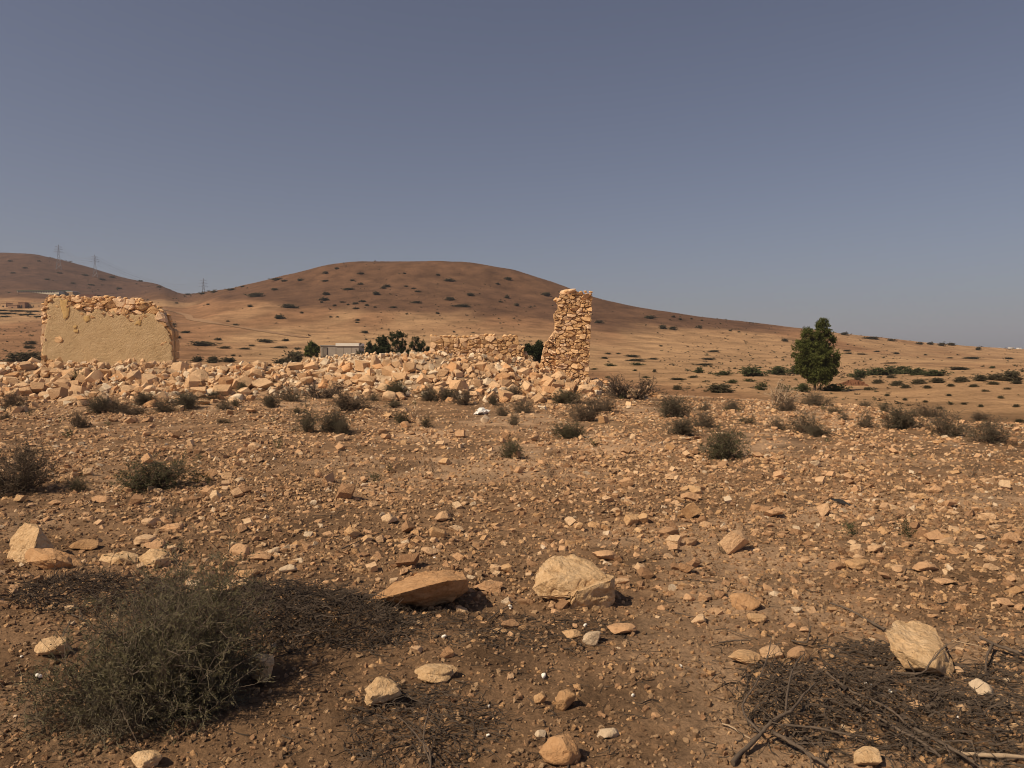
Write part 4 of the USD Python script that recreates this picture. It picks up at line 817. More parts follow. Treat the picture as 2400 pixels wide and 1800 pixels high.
# shrubs of the valley and the hills: picture x, y of the middle, width, height
HS = {k: bush_proto(n, sd, m, n0=40, n1=5, n2=4, leaf=3600, ll=.085, lw=.045, r=(.012, .007, .005), lobes=lo) for k, n, sd, m, lo in
      (('d', 'dark_shrub_kind', 31, SHRUB[0], 3), ('y', 'dusty_shrub_kind', 32, SHRUB[1], 4), ('g', 'green_shrub_kind', 33, SHRUB[2], 3), ('f', 'flat_shrub_kind', 34, SHRUB[1], 6))}
HILL = [(603,689,46,12),(645,677,17,6),(665,657,20,5),(585,716,14,7),(679,716,35,11),(653,741,27,12),(551,760,14,5),(402,760,24,10),(437,777,28,7),(513,794,20,7),(470,803,73,13),(617,797,47,9),(671,796,19,7),(530,813,32,8),(576,816,35,6),(658,813,36,7),(589,809,16,5),(690,828,42,14),(71,802,22,10),(66,812,30,10),(54,834,84,28),
 (465,840,28,16),(497,841,36,18),(538,842,42,14),(670,846,62,24),(418,789,18,7),(547,832,12,6),(533,752,9,4),(413,710,9,3),(489,713,11,3),(475,687,30,5),(503,683,22,5),(544,677,26,5),(568,671,14,4),(652,653,34,6),(763,638,13,6),(764,657,20,5),(825,656,13,5),(845,664,11,6),(908,669,20,7),(900,674,16,5),(820,676,34,6),(881,686,19,10),
 (766,687,19,8),(762,700,27,9),(753,707,9,5),(802,707,18,4),(815,713,9,4),(832,710,16,6),(851,705,19,5),(859,714,12,5),(785,715,10,5),(836,722,18,5),(878,719,9,4),(675,716,28,9),(695,720,9,5),(708,732,10,5),(776,742,9,4),(791,742,6,4),(839,749,12,5),(837,755,8,4),(855,777,17,7),(923,719,22,5),(978,707,30,6),(978,682,18,5),(969,675,9,4),
 (953,670,11,4),(1051,655,28,8),(1027,643,11,5),(1057,699,26,9),(1102,689,20,9),(1086,715,48,8),(1189,695,13,8),(1211,713,14,8),(1192,652,21,8),(1166,664,10,4),(1279,688,22,9),(1173,706,8,5),(1026,733,11,5),(953,735,8,4),(1064,777,7,5),(847,640,19,5),(948,640,8,4),(790,628,10,5),(703,655,19,6),(696,816,19,6),(1402,753,25,8),(1521,742,30,9),
 (1552,765,20,12),(1577,768,22,9),(1638,765,13,8),(1579,741,10,5),(1595,747,9,6),(1620,746,7,4),(1644,750,7,4),(1712,774,9,5),(1731,777,8,4),(1426,828,17,5),(1448,828,13,4),(1477,833,40,7),(1495,843,50,8),(1533,840,27,6),(1418,838,19,6),(1431,854,25,8),(1494,852,30,8),(1392,864,15,5),(1488,867,11,5),(1533,868,11,9),(1514,883,17,6),(1424,883,12,5),
 (1584,887,42,7),(1628,882,27,7),(1638,866,25,17),(1695,873,40,14),(1587,907,20,14),(1757,890,25,9),(1715,893,27,11),(1692,908,78,24),(1657,853,48,6),(1676,822,30,6),(1655,840,38,5),(1549,810,10,4),(1839,796,17,9),(1982,821,20,5),(1990,827,22,5),(2016,829,26,4),(2057,823,17,4),(2102,827,18,5),(2168,831,11,4),(2282,838,48,7),(2241,862,54,9),(2326,860,14,6),
 (2361,839,24,6),(2228,838,17,4),(2092,850,38,4),(1978,781,20,8),(2045,791,46,8),(2090,796,16,7),(2156,804,20,7),(2179,804,17,7),(2206,806,20,9),(2228,806,20,8),(2292,816,14,9),(1785,903,26,24),(1953,906,62,22),(1880,906,40,24),(1838,908,28,20),(2088,882,22,9),(2008,888,26,10),(2055,893,34,12),(2100,897,40,14),(2150,893,46,14),(2200,890,44,14),(2250,888,46,15),
 (2300,884,40,18),(2340,882,44,20),(2375,878,50,30),(2120,905,30,10),(2175,906,26,9),(2280,903,30,8),(2330,897,36,9),(2385,895,34,9),(2230,902,24,8),(1340,880,14,6),(2120,935,14,7),(2170,940,16,6),(2225,925,16,6),(2300,950,15,8),(2345,930,14,8),(2380,950,18,8),(2260,945,14,6),(2080,925,16,7),(2200,955,16,7),(2390,985,20,9),(2310,915,14,7),(2360,910,14,6),(2035,910,20,9)]
BIGV = [(1760, 868, 64, 27, 'g', 'rounded green shrub in the valley left of the tree, nearest it but one'), (1822, 866, 52, 25, 'g', 'rounded green shrub half behind the tree at its left'), (1872, 864, 58, 26, 'g', 'green shrub hidden behind the tree trunk'), (2012, 874, 40, 24, 'g', 'small round green shrub at the left end of the long hedge'),
        (2060, 868, 78, 22, 'g', 'left part of the long dark hedge in the valley at right'), (2112, 865, 80, 23, 'g', 'middle part of the long dark hedge in the valley at right'), (2150, 869, 60, 20, 'g', 'right part of the long dark hedge in the valley at right'), (2190, 872, 60, 19, 'g', 'last low end of the long hedge in the valley at right')]
rv = np.random.default_rng(13)
SMARKS = [(250, 780, 'the plastered wall'), (410, 790, 'the right edge of the plastered wall'), (470, 803, 'the long flat shrub patch'), (540, 765, 'the bend of the dirt track'), (655, 741, 'the dark round shrub under the hill'), (600, 690, 'the large shrub on the left flank'), (660, 650, 'the shrubs on the left skyline'), (785, 816, 'the grey hut'), (690, 820, 'the round tree by the hut'), (800, 610, 'the left part of the hilltop'), (1000, 608, 'the right part of the hilltop'),
 (810, 705, 'the shrub cluster on the hill middle'), (905, 670, 'the paired shrubs on the upper hill'), (1086, 715, 'the long flat shrub on the hill'), (1100, 775, 'the low stone wall'), (1345, 700, 'the top of the pillar'), (1380, 850, 'the right edge of the pillar'), (1560, 765, 'the twin shrubs on the hill shoulder'), (1495, 845, 'the flat shrub group right of the pillar'), (1660, 850, 'the long thin shrubs on pale ground'), (1760, 868, 'the rounded green shrub'), (1692, 908, 'the wide green thicket'),
 (1910, 830, 'the lone green tree'), (2100, 868, 'the long dark hedge'), (2230, 830, 'the pale slope right of the tree'), (2250, 888, 'the middle of the scrub belt'), (2370, 880, 'the right end of the scrub belt'), (2150, 800, 'the skyline shrubs right of the tree'), (2200, 985, 'the pale twiggy bushes'), (2040, 905, 'the red gully bank')]
def put_shrub(px, py, w, h, kd, lab, grp):
    p = hit(px, py + h * .5); Y = p[1]; W = w / FPX * Y; H = max(h, 4) / FPX * Y
    copy_of(HS[kd], 'shrub', lab, 'shrub', (p[0], Y, p[2] - H * .06), rv.uniform(0, 6.3) if w < 2.6 * h else rv.choice([0., 3.14]), (W * 1.0, W * (1.0 if w < 2.6 * h else .6), H * .92), grp)
for px, py, w, h in HILL:
    kd = 'f' if w > 3.8 * h else ('g' if py > 835 and px > 1300 else 'd') if rv.random() < .7 else 'y'
    if px > 1960 and py > 876: kd = 'y'
    pl = where(px, py, SMARKS); put_shrub(px, py, w, h, kd, '%s%s shrub %s' % ('small ' if w < 14 else 'wide ' if w > 40 else '', {'d': 'dark', 'y': 'dusty', 'g': 'green', 'f': 'flat'}[kd], pl), 'shrubs ' + pl)
for px, py, w, h, kd, lab in BIGV: put_shrub(px, py, w, h, kd, lab, None)
# tufts and specks too many to count
N = 8000; y = np.exp(rv.uniform(math.log(48), math.log(900), N)); x = rv.uniform(-.74, .74, N) * y
q = fbm(np.stack([x, y, 0 * x], -1) / np.clip(y, 60, 400)[:, None] * 7, 3, 61); k = rv.random(N) < (.08 + smooth01((q - .44) / .2) * .8) * np.where(y < 110, .35, 1); x, y = x[k], y[k]
s = (.22 + 1.1 * rv.beta(1, 4, len(x))) * (.5 + y / 300)
tuft, _ = bush_mesh(41, n0=10, n1=3, n2=2, leaf=0, r=(.05, .04, .03)); _, tl = bush_mesh(42, n0=12, n1=3, n2=3, leaf=70, ll=.3, lw=.18)
instancer('scrub_tufts', [(join([tuft, tl]), SHRUB[1]), (tl, SHRUB[0]), (tl, GREY_LEAF[1])], np.stack([x, y, height(x, y) - .02], -1), rv.integers(0, 3, len(x)), np.stack([s, s, s * rv.uniform(.3, .6, len(x))], -1), rv, 'dry tufts scattered over plain and hills', 'scrub', full=False)
N = 150; x = rv.uniform(-14, 22, N); y = rv.uniform(6, 26, N); k = np.abs(x / y) < .7; x, y = x[k], y[k]
s = rv.uniform(.10, .26, len(x))
instancer('dry_tufts', [(bush_mesh(43, n0=14, n1=3, n2=2, leaf=120, ll=.1, lw=.02, r=(.012, .008, .006))[0], TWIG), (join(list(bush_mesh(44, n0=12, n1=3, n2=2, leaf=200, ll=.1, lw=.03, r=(.012, .008, .006)))), GREY_LEAF[2])], np.stack([x, y, height(x, y)], -1), rv.integers(0, 2, len(x)), s, rv, 'thin dry weeds between the stones', 'weeds', full=False)

# ------------------------------------------------------------------ trees
def tree(name, label, px, foot, Y, lobes, trunk_w, leafm, seed, n=9000, ll=.24, lw=.075, droop=.5, group=None, zbase=None, stems=1):
    """lobes: (px, py, half width, half height) of the crown's masses in the picture, at depth Y"""
    rng = np.random.default_rng(seed); b = at(px, foot, Y); gz = ground_z(b[0], Y); b[2] = min(b[2], gz) if zbase is None else zbase
    t = thing(name, label, 'tree', b); C, D, S = [], [], []
    tot = sum(l[2] * l[3] for l in lobes)
    for s in range(stems):
        o = np.array([rng.normal() * .3 * (stems > 1), rng.normal() * .3 * (stems > 1), -.1])
        top = max(lobes, key=lambda l: -l[1]) if s == 0 else lobes[s % len(lobes)]
        e = at(top[0], top[1], Y) - b
        P = np.array([o, o * .7 + e * [.25, .2, .3] + rng.normal(size=3) * .06, o * .2 + e * [.55, .5, .6] + rng.normal(size=3) * .12, e]); rr_ = trunk_w * np.array([1, .75, .45, .1])
        S.append(segs(P[:-1], P[1:], rr_[:-1], rr_[1:]))
        for l in lobes:
            q = at(l[0], l[1], Y) - b; a = P[1] * .5 + P[2] * .5; mid = (a + q) / 2 + rng.normal(size=3) * .15
            S.append(segs([a, mid], [mid, q], [trunk_w * .4, trunk_w * .28], [trunk_w * .28, .03]))
    for l in lobes:
        c = at(l[0], l[1], Y) - b; rw_, rh = l[2] / FPX * Y, l[3] / FPX * Y; m = int(n * l[2] * l[3] / tot); nb = max(10, m // 55)
        d = rng.normal(size=(nb, 3)); d /= np.linalg.norm(d, axis=1, keepdims=True); cc = c + d * [rw_, rw_ * .9, rh] * rng.uniform(.55, 1.0, (nb, 1))
        S.append(segs(c + (cc - c) * .3, cc, .025, .012))
        i = rng.integers(0, nb, m); sp = np.array([.2, .2, .24]) * max(rw_, .5) * .62
        C.append(cc[i] + rng.normal(size=(m, 3)) * sp); D.append(d[i] * .5 + rng.normal(size=(m, 3)) * .6 - [0, 0, droop])
    C, D = np.vstack(C), np.vstack(D); k = C[:, 2] > .05; C, D = C[k], D[k]
    obj('trunk', join(S), BARK, t); obj('crown', leaves(C, D, ll * rng.uniform(.6, 1.3, len(C)), lw, rng), leafm, t)
    return tag(t, group=group)
tree('leafy_tree', 'dense green tree standing alone in the valley at right', 1908, 912, 74.0,
     [(1928, 768, 17, 22), (1900, 790, 22, 24), (1935, 800, 24, 26), (1882, 826, 24, 30), (1912, 830, 30, 32), (1945, 842, 22, 32), (1884, 858, 20, 24), (1912, 864, 28, 28), (1942, 864, 18, 22), (1918, 884, 26, 16), (1894, 880, 15, 13), (1938, 882, 14, 12)], .16, TREE_LEAF, 71, n=26000, ll=.24, lw=.085)
tree('round_tree', 'round dark green tree left of the grey hut', 731, 836, 138.0, [(731, 818, 14, 13), (724, 824, 10, 10), (740, 822, 10, 12), (733, 808, 8, 6)], .12, TREE_LEAF, 72, n=4200, ll=.42, lw=.16)
G = 'gum trees behind the rubble'
tree('gum_tree', 'bushy dark gum tree at the left of the group behind the rubble', 900, 848, 78.0, [(893, 812, 15, 15), (907, 826, 16, 18), (898, 798, 10, 9), (884, 830, 14, 16), (915, 838, 14, 14)], .09, GUM_LEAF, 73, n=8000, ll=.26, lw=.08, group=None)
tree('gum_tree', 'tallest open gum tree of the group behind the rubble, with visible stems', 932, 850, 82.0, [(920, 787, 9, 9), (932, 782, 8, 9), (944, 790, 10, 11), (926, 800, 11, 9), (945, 806, 10, 10), (935, 818, 13, 10), (922, 832, 16, 13), (948, 828, 14, 14), (936, 840, 18, 12), (952, 842, 14, 12)], .08, GUM_LEAF, 74, n=6000, ll=.24, lw=.07, stems=4)
tree('gum_tree', 'slender gum tree between the tallest one and the low wall', 972, 850, 84.0, [(973, 796, 6, 8), (970, 812, 10, 9), (985, 818, 10, 10), (966, 830, 12, 10), (988, 806, 7, 9), (986, 836, 16, 15), (1000, 822, 9, 16), (968, 842, 16, 12)], .07, GUM_LEAF, 75, n=6000, ll=.24, lw=.07, stems=3)
tree('gum_tree', 'small gum tree just right of the hut', 868, 838, 120.0, [(868, 808, 6, 7), (866, 820, 10, 8), (878, 816, 6, 6), (872, 831, 18, 9), (856, 834, 14, 7)], .07, GUM_LEAF, 76, n=3000, ll=.34, lw=.11)
tree('gum_tree', 'dark gum tree seen in the gap between the low wall and the pillar', 1258, 858, 62.0, [(1262, 810, 12, 11), (1268, 822, 12, 14), (1256, 828, 14, 12), (1240, 822, 10, 10), (1262, 845, 13, 12), (1234, 812, 7, 6)], .08, GUM_LEAF, 77, n=6500, ll=.2, lw=.065, stems=2)
for px, py, w, h, lab in [(838, 828, 22, 20, 'dark shrub at the right corner of the hut'), (855, 832, 44, 18, 'low shrubs between the hut and the gum trees'), (690, 829, 40, 12, 'dusty shrub left of the round tree by the hut'), (790, 842, 40, 16, 'twiggy shrub in front of the hut'), (768, 843, 26, 12, 'low twiggy shrub before the left part of the hut'), (903, 842, 56, 30, 'dark thicket at the foot of the bushy gum tree'), (946, 842, 62, 30, 'dark thicket at the foot of the tallest gum tree'), (986, 843, 54, 28, 'dark thicket at the foot of the slender gum tree')]:
    Y = 112.0; b = at(px, py + h / 2, Y); b[2] = min(b[2], ground_z(b[0], Y)); W = w / FPX * Y; H = at(px, py - h / 2, Y)[2] - b[2]
    copy_of(HS['d'] if h > 13 and px > 800 else HS['y'], 'shrub', lab, 'shrub', b, rv.uniform(0, 6), (W * 1.1, W, H))

# ------------------------------------------------------------------ far buildings, pylons, tracks
def boxm(x0, x1, y0, y1, z0, z1): 
    m = trimesh.creation.box([x1 - x0, y1 - y0, z1 - z0]); m.apply_translation([(x0 + x1) / 2, (y0 + y1) / 2, (z0 + z1) / 2]); return m
def cat_(ms): return trimesh.util.concatenate(ms)
HY = 140.0; a = at(751, 808, HY); b = at(841, 808, HY); gz = ground_z((a[0] + b[0]) / 2, HY) - .2
hut = thing('hut', 'low grey rendered hut with a white roof edge beyond the rubble', 'hut', (a[0], HY, gz)); w = b[0] - a[0]; h = a[2] - gz
xr = w * .40
obj('wall', cat_([boxm(0, w - .02, 0, .2, 0, h - .25), boxm(0, .2, .2, 5, 0, h - .25), boxm(w - .22, w - .02, .2, 5, 0, h - .25), boxm(.2, w - .22, 4.8, 5, 0, h - .25)]), CONCRETE, hut)
obj('roof', boxm(-.05, xr, -.08, 5.1, h - .247, h - .04), CONCRETE, hut); obj('white_roof_edge', boxm(xr + .003, w + .03, -.16, 5.1, h - .247, h + .30), WHITEWASH, hut)
d = obj('door', cat_([boxm(w * .07, w * .17, -.05, -.003, .05, h - .6)]), flat('grey_steel_door', (.22, .19, .16), s=1), hut)
obj('frame', cat_([boxm(w * .172, w * .185, -.07, -.003, .0, h - .5), boxm(w * .06, w * .068, -.07, -.003, .0, h - .5), boxm(w * .068, w * .172, -.07, -.003, h - .597, h - .5)]), DARK, hut) if False else UsdGeom.Mesh(usdkit.mesh(stage, str(d.GetPath()) + '/frame', cat_([boxm(w * .172, w * .185, -.07, -.003, .0, h - .5), boxm(w * .06, w * .068, -.07, -.003, .0, h - .5), boxm(w * .068, w * .172, -.07, -.003, h - .597, h - .5)]), DARK))
for k in range(3): obj('render_joint', boxm(w * (.40 + .2 * k), w * (.40 + .2 * k) + .05, -.02, -.002, .1, h - .3), flat('joint_%d' % k, (.13, .11, .09), s=1) if k == 0 else L + 'joint_0', hut)
# long green roofed shed
def far_box(name, label, px0, px1, pyt, pyb, Y, wallm, roofm=None, depth=7, cat='building', gable=False, bits=()):
    q = hit((px0 + px1) / 2, pyb) if Y < 1000 else None; Y = q[1] if q is not None else Y
    a = at(px0, pyb, Y); b = at(px1, pyt, Y); gz = min(a[2], ground_z((a[0] + b[0]) / 2, Y)) - .8
    t = thing(name, label, cat, (a[0], Y, gz)); w, h = b[0] - a[0], b[2] - gz
    if gable:
        e = h - 1.1
        obj('wall', boxm(0, w, 0, depth, 0, e), wallm, t)
        P = np.array([[-.4, -.6, e], [w + .4, -.6, e], [w + .4, depth / 2, h], [-.4, depth / 2, h], [w + .4, depth + .6, e], [-.4, depth + .6, e], [-.4, -.6, e - .15], [w + .4, -.6, e - .15]])
        obj('roof', (P, np.array([[0, 1, 2], [0, 2, 3], [3, 2, 4], [3, 4, 5], [6, 7, 1], [6, 1, 0], [0, 3, 5], [1, 4, 2]])), roofm, t)
    else:
        obj('wall', boxm(0, w, 0, depth, 0, h - .3), wallm, t); obj('roof', boxm(-.15, w + .15, -.15, depth + .15, h - .297, h), roofm or wallm, t)
    for (u0, u1, v0, v1) in bits: obj('window', boxm(u0 * w, u1 * w, -.06, -.003, v0 * h, v1 * h), DARK, t)
    return t
far_box('shed', 'long low farm shed with a green sheet roof on the far plain', 40, 138, 677, 687, 540, flat('cream_wall', (.55, .50, .38), var=.1, s=.3), GREENROOF, depth=26, gable=True, bits=[(.03 + .06 * k, .05 + .06 * k, .3, .55) for k in range(15)])
far_box('flat_roofed_house', 'small whitish flat roofed house just right of the green shed', 140, 170, 682, 692, 545, BUFF, WHITEWASH, depth=8, bits=[(.2, .3, .3, .6), (.6, .7, .3, .6)])
far_box('flat_roofed_house', 'reddish brown flat roofed house behind the top of the plastered wall', 182, 222, 690, 699, 520, REDWALL, REDWALL, depth=8, bits=[(.2, .27, .3, .6), (.7, .77, .3, .6)])
far_box('adobe_house', 'brown adobe house left of the plastered wall', 43, 58, 708, 722, 425, flat('brown_adobe', (.24, .14, .085), s=.4), None, depth=7, bits=[(.4, .6, .1, .6)])
far_box('adobe_house', 'long buff adobe house touching the plastered wall in the picture', 62, 100, 710, 722, 424, BUFF, flat('adobe_top', (.48, .35, .22), s=.4), depth=6, bits=[(.1, .14, .4, .65), (.4, .44, .4, .65), (.75, .79, .4, .65)])
far_box('adobe_ruin', 'low crumbling adobe ruin at the left edge', 2, 14, 709, 720, 430, BUFF, None, depth=5, cat='ruin', bits=[(.3, .6, .05, .5)])
far_box('adobe_ruin', 'low adobe ruin between the left edge and the brown house', 18, 40, 714, 722, 428, flat('pinkish_adobe', (.34, .21, .13), s=.4), None, depth=5, cat='ruin', bits=[(.4, .55, .05, .5)])
for k, (px, w, h) in enumerate([(2226, 6, 3), (2240, 9, 3), (2256, 7, 4), (2268, 5, 3), (2281, 10, 3), (2300, 6, 4), (2322, 8, 3), (2345, 7, 3), (2368, 9, 4), (2388, 6, 3)]):
    far_box('town_house', 'tiny white house of the far town on the horizon at right', px, px + w, 818 - h, 818, 1700 + 9 * k, WHITEWASH, None, depth=9, cat='house', bits=[(.3, .5, .3, .6)]); tag(stage.GetPrimAtPath('/World/town_house' + ('_%03d' % k if k else '')), group='white houses of the far town')
for px, py, w, h in [(5, 727, 50, 8), (40, 728, 50, 8), (75, 729, 40, 9), (20, 734, 60, 8), (62, 737, 50, 7), (90, 742, 30, 6), (10, 742, 36, 6), (330, 655, 18, 8), (262, 649, 20, 7), (372, 672, 16, 8), (440, 689, 16, 8), (60, 628, 16, 4), (30, 640, 14, 4), (110, 655, 16, 4), (170, 664, 18, 4), (215, 668, 20, 4), (240, 655, 26, 5), (140, 640, 16, 4), (90, 612, 12, 4), (25, 612, 14, 4), (200, 645, 20, 4), (280, 676, 16, 4)]:
    pl = where(px, py, [(70, 716, 'the adobe houses'), (90, 682, 'the green roofed shed'), (138, 600, 'the tallest pylon'), (223, 625, 'the middle pylon'), (477, 675, 'the distant pylon'), (250, 690, 'the top of the plastered wall'), (20, 595, 'the left hill summit'), (350, 660, 'the slope towards the saddle')]); put_shrub(px, py, w * .8, h * .45, 'y' if rv.random() < .7 else 'd', '%s scrub patch %s' % ('broad' if w > 34 else 'narrow' if w < 21 else 'medium', pl), 'far scrub ' + pl)

def tower(px, pyt, pyb, Y, label):
    Y = hit(px, pyb)[1] if Y < 1000 else Y; a = at(px, pyb, Y); gz = ground_z(a[0], Y); top = at(px, pyt, Y)[2]; H = top - gz; t = thing('pylon', label, 'pylon', (a[0], Y, gz), .5)
    bw = H * .10; lv = np.array([0, .2, .38, .54, .68, .78, .88, 1.0]); wd = bw * np.array([1, .72, .52, .36, .24, .19, .13, .02]); r = H * .0042
    for sx, sy in ((-1, -1), (1, -1), (1, 1), (-1, 1)):
        P = np.column_stack([sx * wd, sy * wd, lv * H]); obj('leg', segs(P[:-1], P[1:], r * 1.3, r * 1.3), STEEL, t)
    A, B = [], []
    for k in range(len(lv) - 1):
        for (s0, s1) in (((-1, -1), (1, -1)), ((1, -1), (1, 1)), ((1, 1), (-1, 1)), ((-1, 1), (-1, -1))):
            A.append([s0[0] * wd[k], s0[1] * wd[k], lv[k] * H]); B.append([s1[0] * wd[k + 1], s1[1] * wd[k + 1], lv[k + 1] * H]); A.append([s1[0] * wd[k], s1[1] * wd[k], lv[k] * H]); B.append([s0[0] * wd[k + 1], s0[1] * wd[k + 1], lv[k + 1] * H])
    obj('bracing', segs(A, B, r * .8, r * .8), STEEL, t)
    ends = []
    for q, half in ((.70, .17), (.80, .145), (.90, .12)):
        z = q * H; e = half * H
        obj('cross_arm', segs([[-e, 0, z], [-e, 0, z], [-e, 0, z]], [[e, 0, z], [0, 0, z + .05 * H], [0, 0, z]], r, r), STEEL, t); obj('cross_arm', segs([[e, 0, z]], [[0, 0, z + .05 * H]], r, r), STEEL, t)
        c, s = math.cos(.5), math.sin(.5); ends += [np.array([a[0] - e * c, Y - e * s, gz + z]), np.array([a[0] + e * c, Y + e * s, gz + z])]
    return ends
E1 = tower(138, 573, 632, 790, 'tall lattice pylon on the left hill, leftmost of three'); E2 = tower(223, 597, 650, 800, 'lattice pylon on the left hill, middle of three'); E3 = tower(477, 652, 690, 1250, 'distant lattice pylon in the saddle between the two hills')
for ea, eb in ((E1, E2), (E2, E3)):
    for k in range(6):
        t = np.linspace(0, 1, 15)[:, None]; P = ea[k] * (1 - t) + eb[k] * t; P[:, 2] -= 4 * t[:, 0] * (1 - t[:, 0]) * (5 if ea is E1 else 14)
        tag(obj('power_line', segs(P[:-1], P[1:], .05, .05), STEEL), 'thin power line between two pylons on the left hill' if ea is E1 else 'thin power line from the hill pylon to the distant pylon', 'cable', 'lines left' if ea is E1 else 'lines right')
def strip(name, pts, w, label, mat):
    q = []
    for k in range(len(pts) - 1):
        for t in np.linspace(0, 1, 14, endpoint=False): q.append((np.array(pts[k]) * (1 - t) + np.array(pts[k + 1]) * t))
    q.append(np.array(pts[-1])); C = np.array([hit(*a)[:2] for a in q]); d = np.gradient(C, axis=0); d /= np.linalg.norm(d, axis=1, keepdims=True); nrm = np.column_stack([-d[:, 1], d[:, 0]])
    o = [-.5, -.25, 0, .25, .5]; V = np.array([[*(c + n_ * w * s), 0] for c, n_ in zip(C, nrm) for s in o]); V[:, 2] = height(V[:, 0], V[:, 1]) + .09 * np.maximum(1, V[:, 1] / 150)
    F = [[i * 5 + j, i * 5 + j + 1, i * 5 + j + 6] for i in range(len(C) - 1) for j in range(4)] + [[i * 5 + j, i * 5 + j + 6, i * 5 + j + 5] for i in range(len(C) - 1) for j in range(4)]
    tag(obj(name, (V, np.array(F)), mat, smooth=True), label, 'track', kind='structure')
TRACK = rough('pale_track', [(.3, (.215, .125, .068)), (.7, (.285, .18, .10))], .4, 3)
strip('dirt_track', [(372, 723), (415, 733), (440, 740), (445, 748), (500, 757), (560, 767), (640, 780), (720, 792)], 3.0, 'pale dirt track crossing the plain below the domed hill', TRACK)
# red earth bank of the gully
B0 = [hit(x_, 906) for x_ in np.linspace(1985, 2060, 26)]; V = []; rg_ = np.random.default_rng(3)
for k, p in enumerate(B0):
    e = math.sin(math.pi * k / 25) ** .5
    for j in range(5): V.append([p[0] + rg_.normal() * .06, p[1] + 1.0 + j * .35 + rg_.normal() * .12, p[2] - .3 + j / 4 * 1.0 * e + rg_.normal() * .04])
for k, p in enumerate(B0): V.append([p[0], p[1] + 4.5, p[2] - .1])
F = [[k * 5 + j, k * 5 + j + 5, k * 5 + j + 6] for k in range(25) for j in range(4)] + [[k * 5 + j, k * 5 + j + 6, k * 5 + j + 1] for k in range(25) for j in range(4)]
F += [[k * 5 + 4, k * 5 + 9, 130 + k + 1] for k in range(25)] + [[k * 5 + 4, 130 + k + 1, 130 + k] for k in range(25)]
tag(obj('gully_bank', (np.array(V), np.array(F)), REDEARTH), 'small eroded bank of dark red earth right of the tree', 'bank', kind='structure')

# ------------------------------------------------------------------ foreground: the big bush, twigs, branches, shells
rf = np.random.default_rng(14)
c0 = hit(288, 1750); bx, by = c0[0], c0[1] + .36
bz = ground_z(bx, by)
big = thing('large_bush', 'large thorny grey green bush in the lower left foreground', 'bush', (bx, by, bz))
rng = np.random.default_rng(15)
lob = [(0, .12, .30, .58), (-.15, .05, .27, .48), (.12, .10, .24, .52), (.0, -.10, .25, .38), (-.24, -.16, .24, .22), (.03, .36, .28, .56), (-.17, .34, .25, .46), (.12, -.12, .2, .28), (-.06, -.24, .22, .18)]
n0 = 380; k = rng.integers(0, len(lob), n0); LO = np.array(lob); d = rng.normal(size=(n0, 3)); d[:, 2] = np.abs(d[:, 2]) + .15; d /= np.linalg.norm(d, axis=1, keepdims=True)
tip = np.column_stack([LO[k, 0], LO[k, 1], np.zeros(n0)]) + d * LO[k][:, [2, 2, 3]] * rng.uniform(.8, 1.12, (n0, 1)); base = np.column_stack([LO[k, 0] * .45 + rng.normal(size=n0) * .05, LO[k, 1] * .45 + .05 + rng.normal(size=n0) * .05, np.full(n0, -.04)])
A = grow(rng, base, tip, 5, .34); S_ = [segs(A[:, j], A[:, j + 1], .0030 * (1 - j / 6), .0030 * (1 - (j + 1) / 6)) for j in range(5)]
m = n0 * 11; i = rng.integers(0, n0, m); t = rng.uniform(.3, 1, m) * 4.99; j = t.astype(int); b1 = A[i, j] + (A[i, j + 1] - A[i, j]) * (t - j)[:, None]; dr = tip[i] - base[i]; dr /= np.linalg.norm(dr, axis=1, keepdims=True)
t1 = b1 + (dr * .6 + rng.normal(size=(m, 3)) * .65 + [0, 0, .1]) * rng.uniform(.04, .12, (m, 1)); t1[:, 2] = np.maximum(t1[:, 2], .0); B = grow(rng, b1, t1, 2, .3)
S_ += [segs(B[:, j], B[:, j + 1], .0017 * (1 - j * .3), .0017 * (.7 - j * .3)) for j in range(2)]
m2 = m * 6; i = rng.integers(0, m, m2); tt = rng.uniform(.15, 1, m2); b2 = B[i, 1] * (1 - tt)[:, None] + B[i, 2] * tt[:, None]; dr = t1[i] - b1[i]; dr /= np.linalg.norm(dr, axis=1, keepdims=True) + 1e-9
t2 = b2 + (dr * .55 + rng.normal(size=(m2, 3)) * .75) * rng.uniform(.014, .042, (m2, 1)); t2[:, 2] = np.maximum(t2[:, 2], 0)
obj('stems', join(S_), BARK, big); obj('twigs', segs(b2, t2, .0010, .0006), flat('green_twig', (.15, .13, .085), s=9), big)
nl = 70000; i = rng.integers(0, m2, nl); tt = rng.uniform(.1, 1, (nl, 1)); hcol = smooth01(b2[i, 2] / .35 + rng.normal(size=nl) * .2)
C = b2[i] * (1 - tt) + t2[i] * tt; D = (t2[i] - b2[i]) / .03 + rng.normal(size=(nl, 3)) * .7
kk = fbm(C * 4, 3, 77) + (rng.random(nl) - .5) * .2 > .46
obj('foliage', leaves(C[kk], D[kk], .017 * rng.uniform(.6, 1.4, kk.sum()), .0050, rng), leafy('olive_needle', (.135, .122, .068), s=5), big); obj('dry_foliage', leaves(C[~kk][::2], D[~kk][::2], .016, .0045, rng), leafy('grey_needle', (.15, .125, .085), s=5), big)

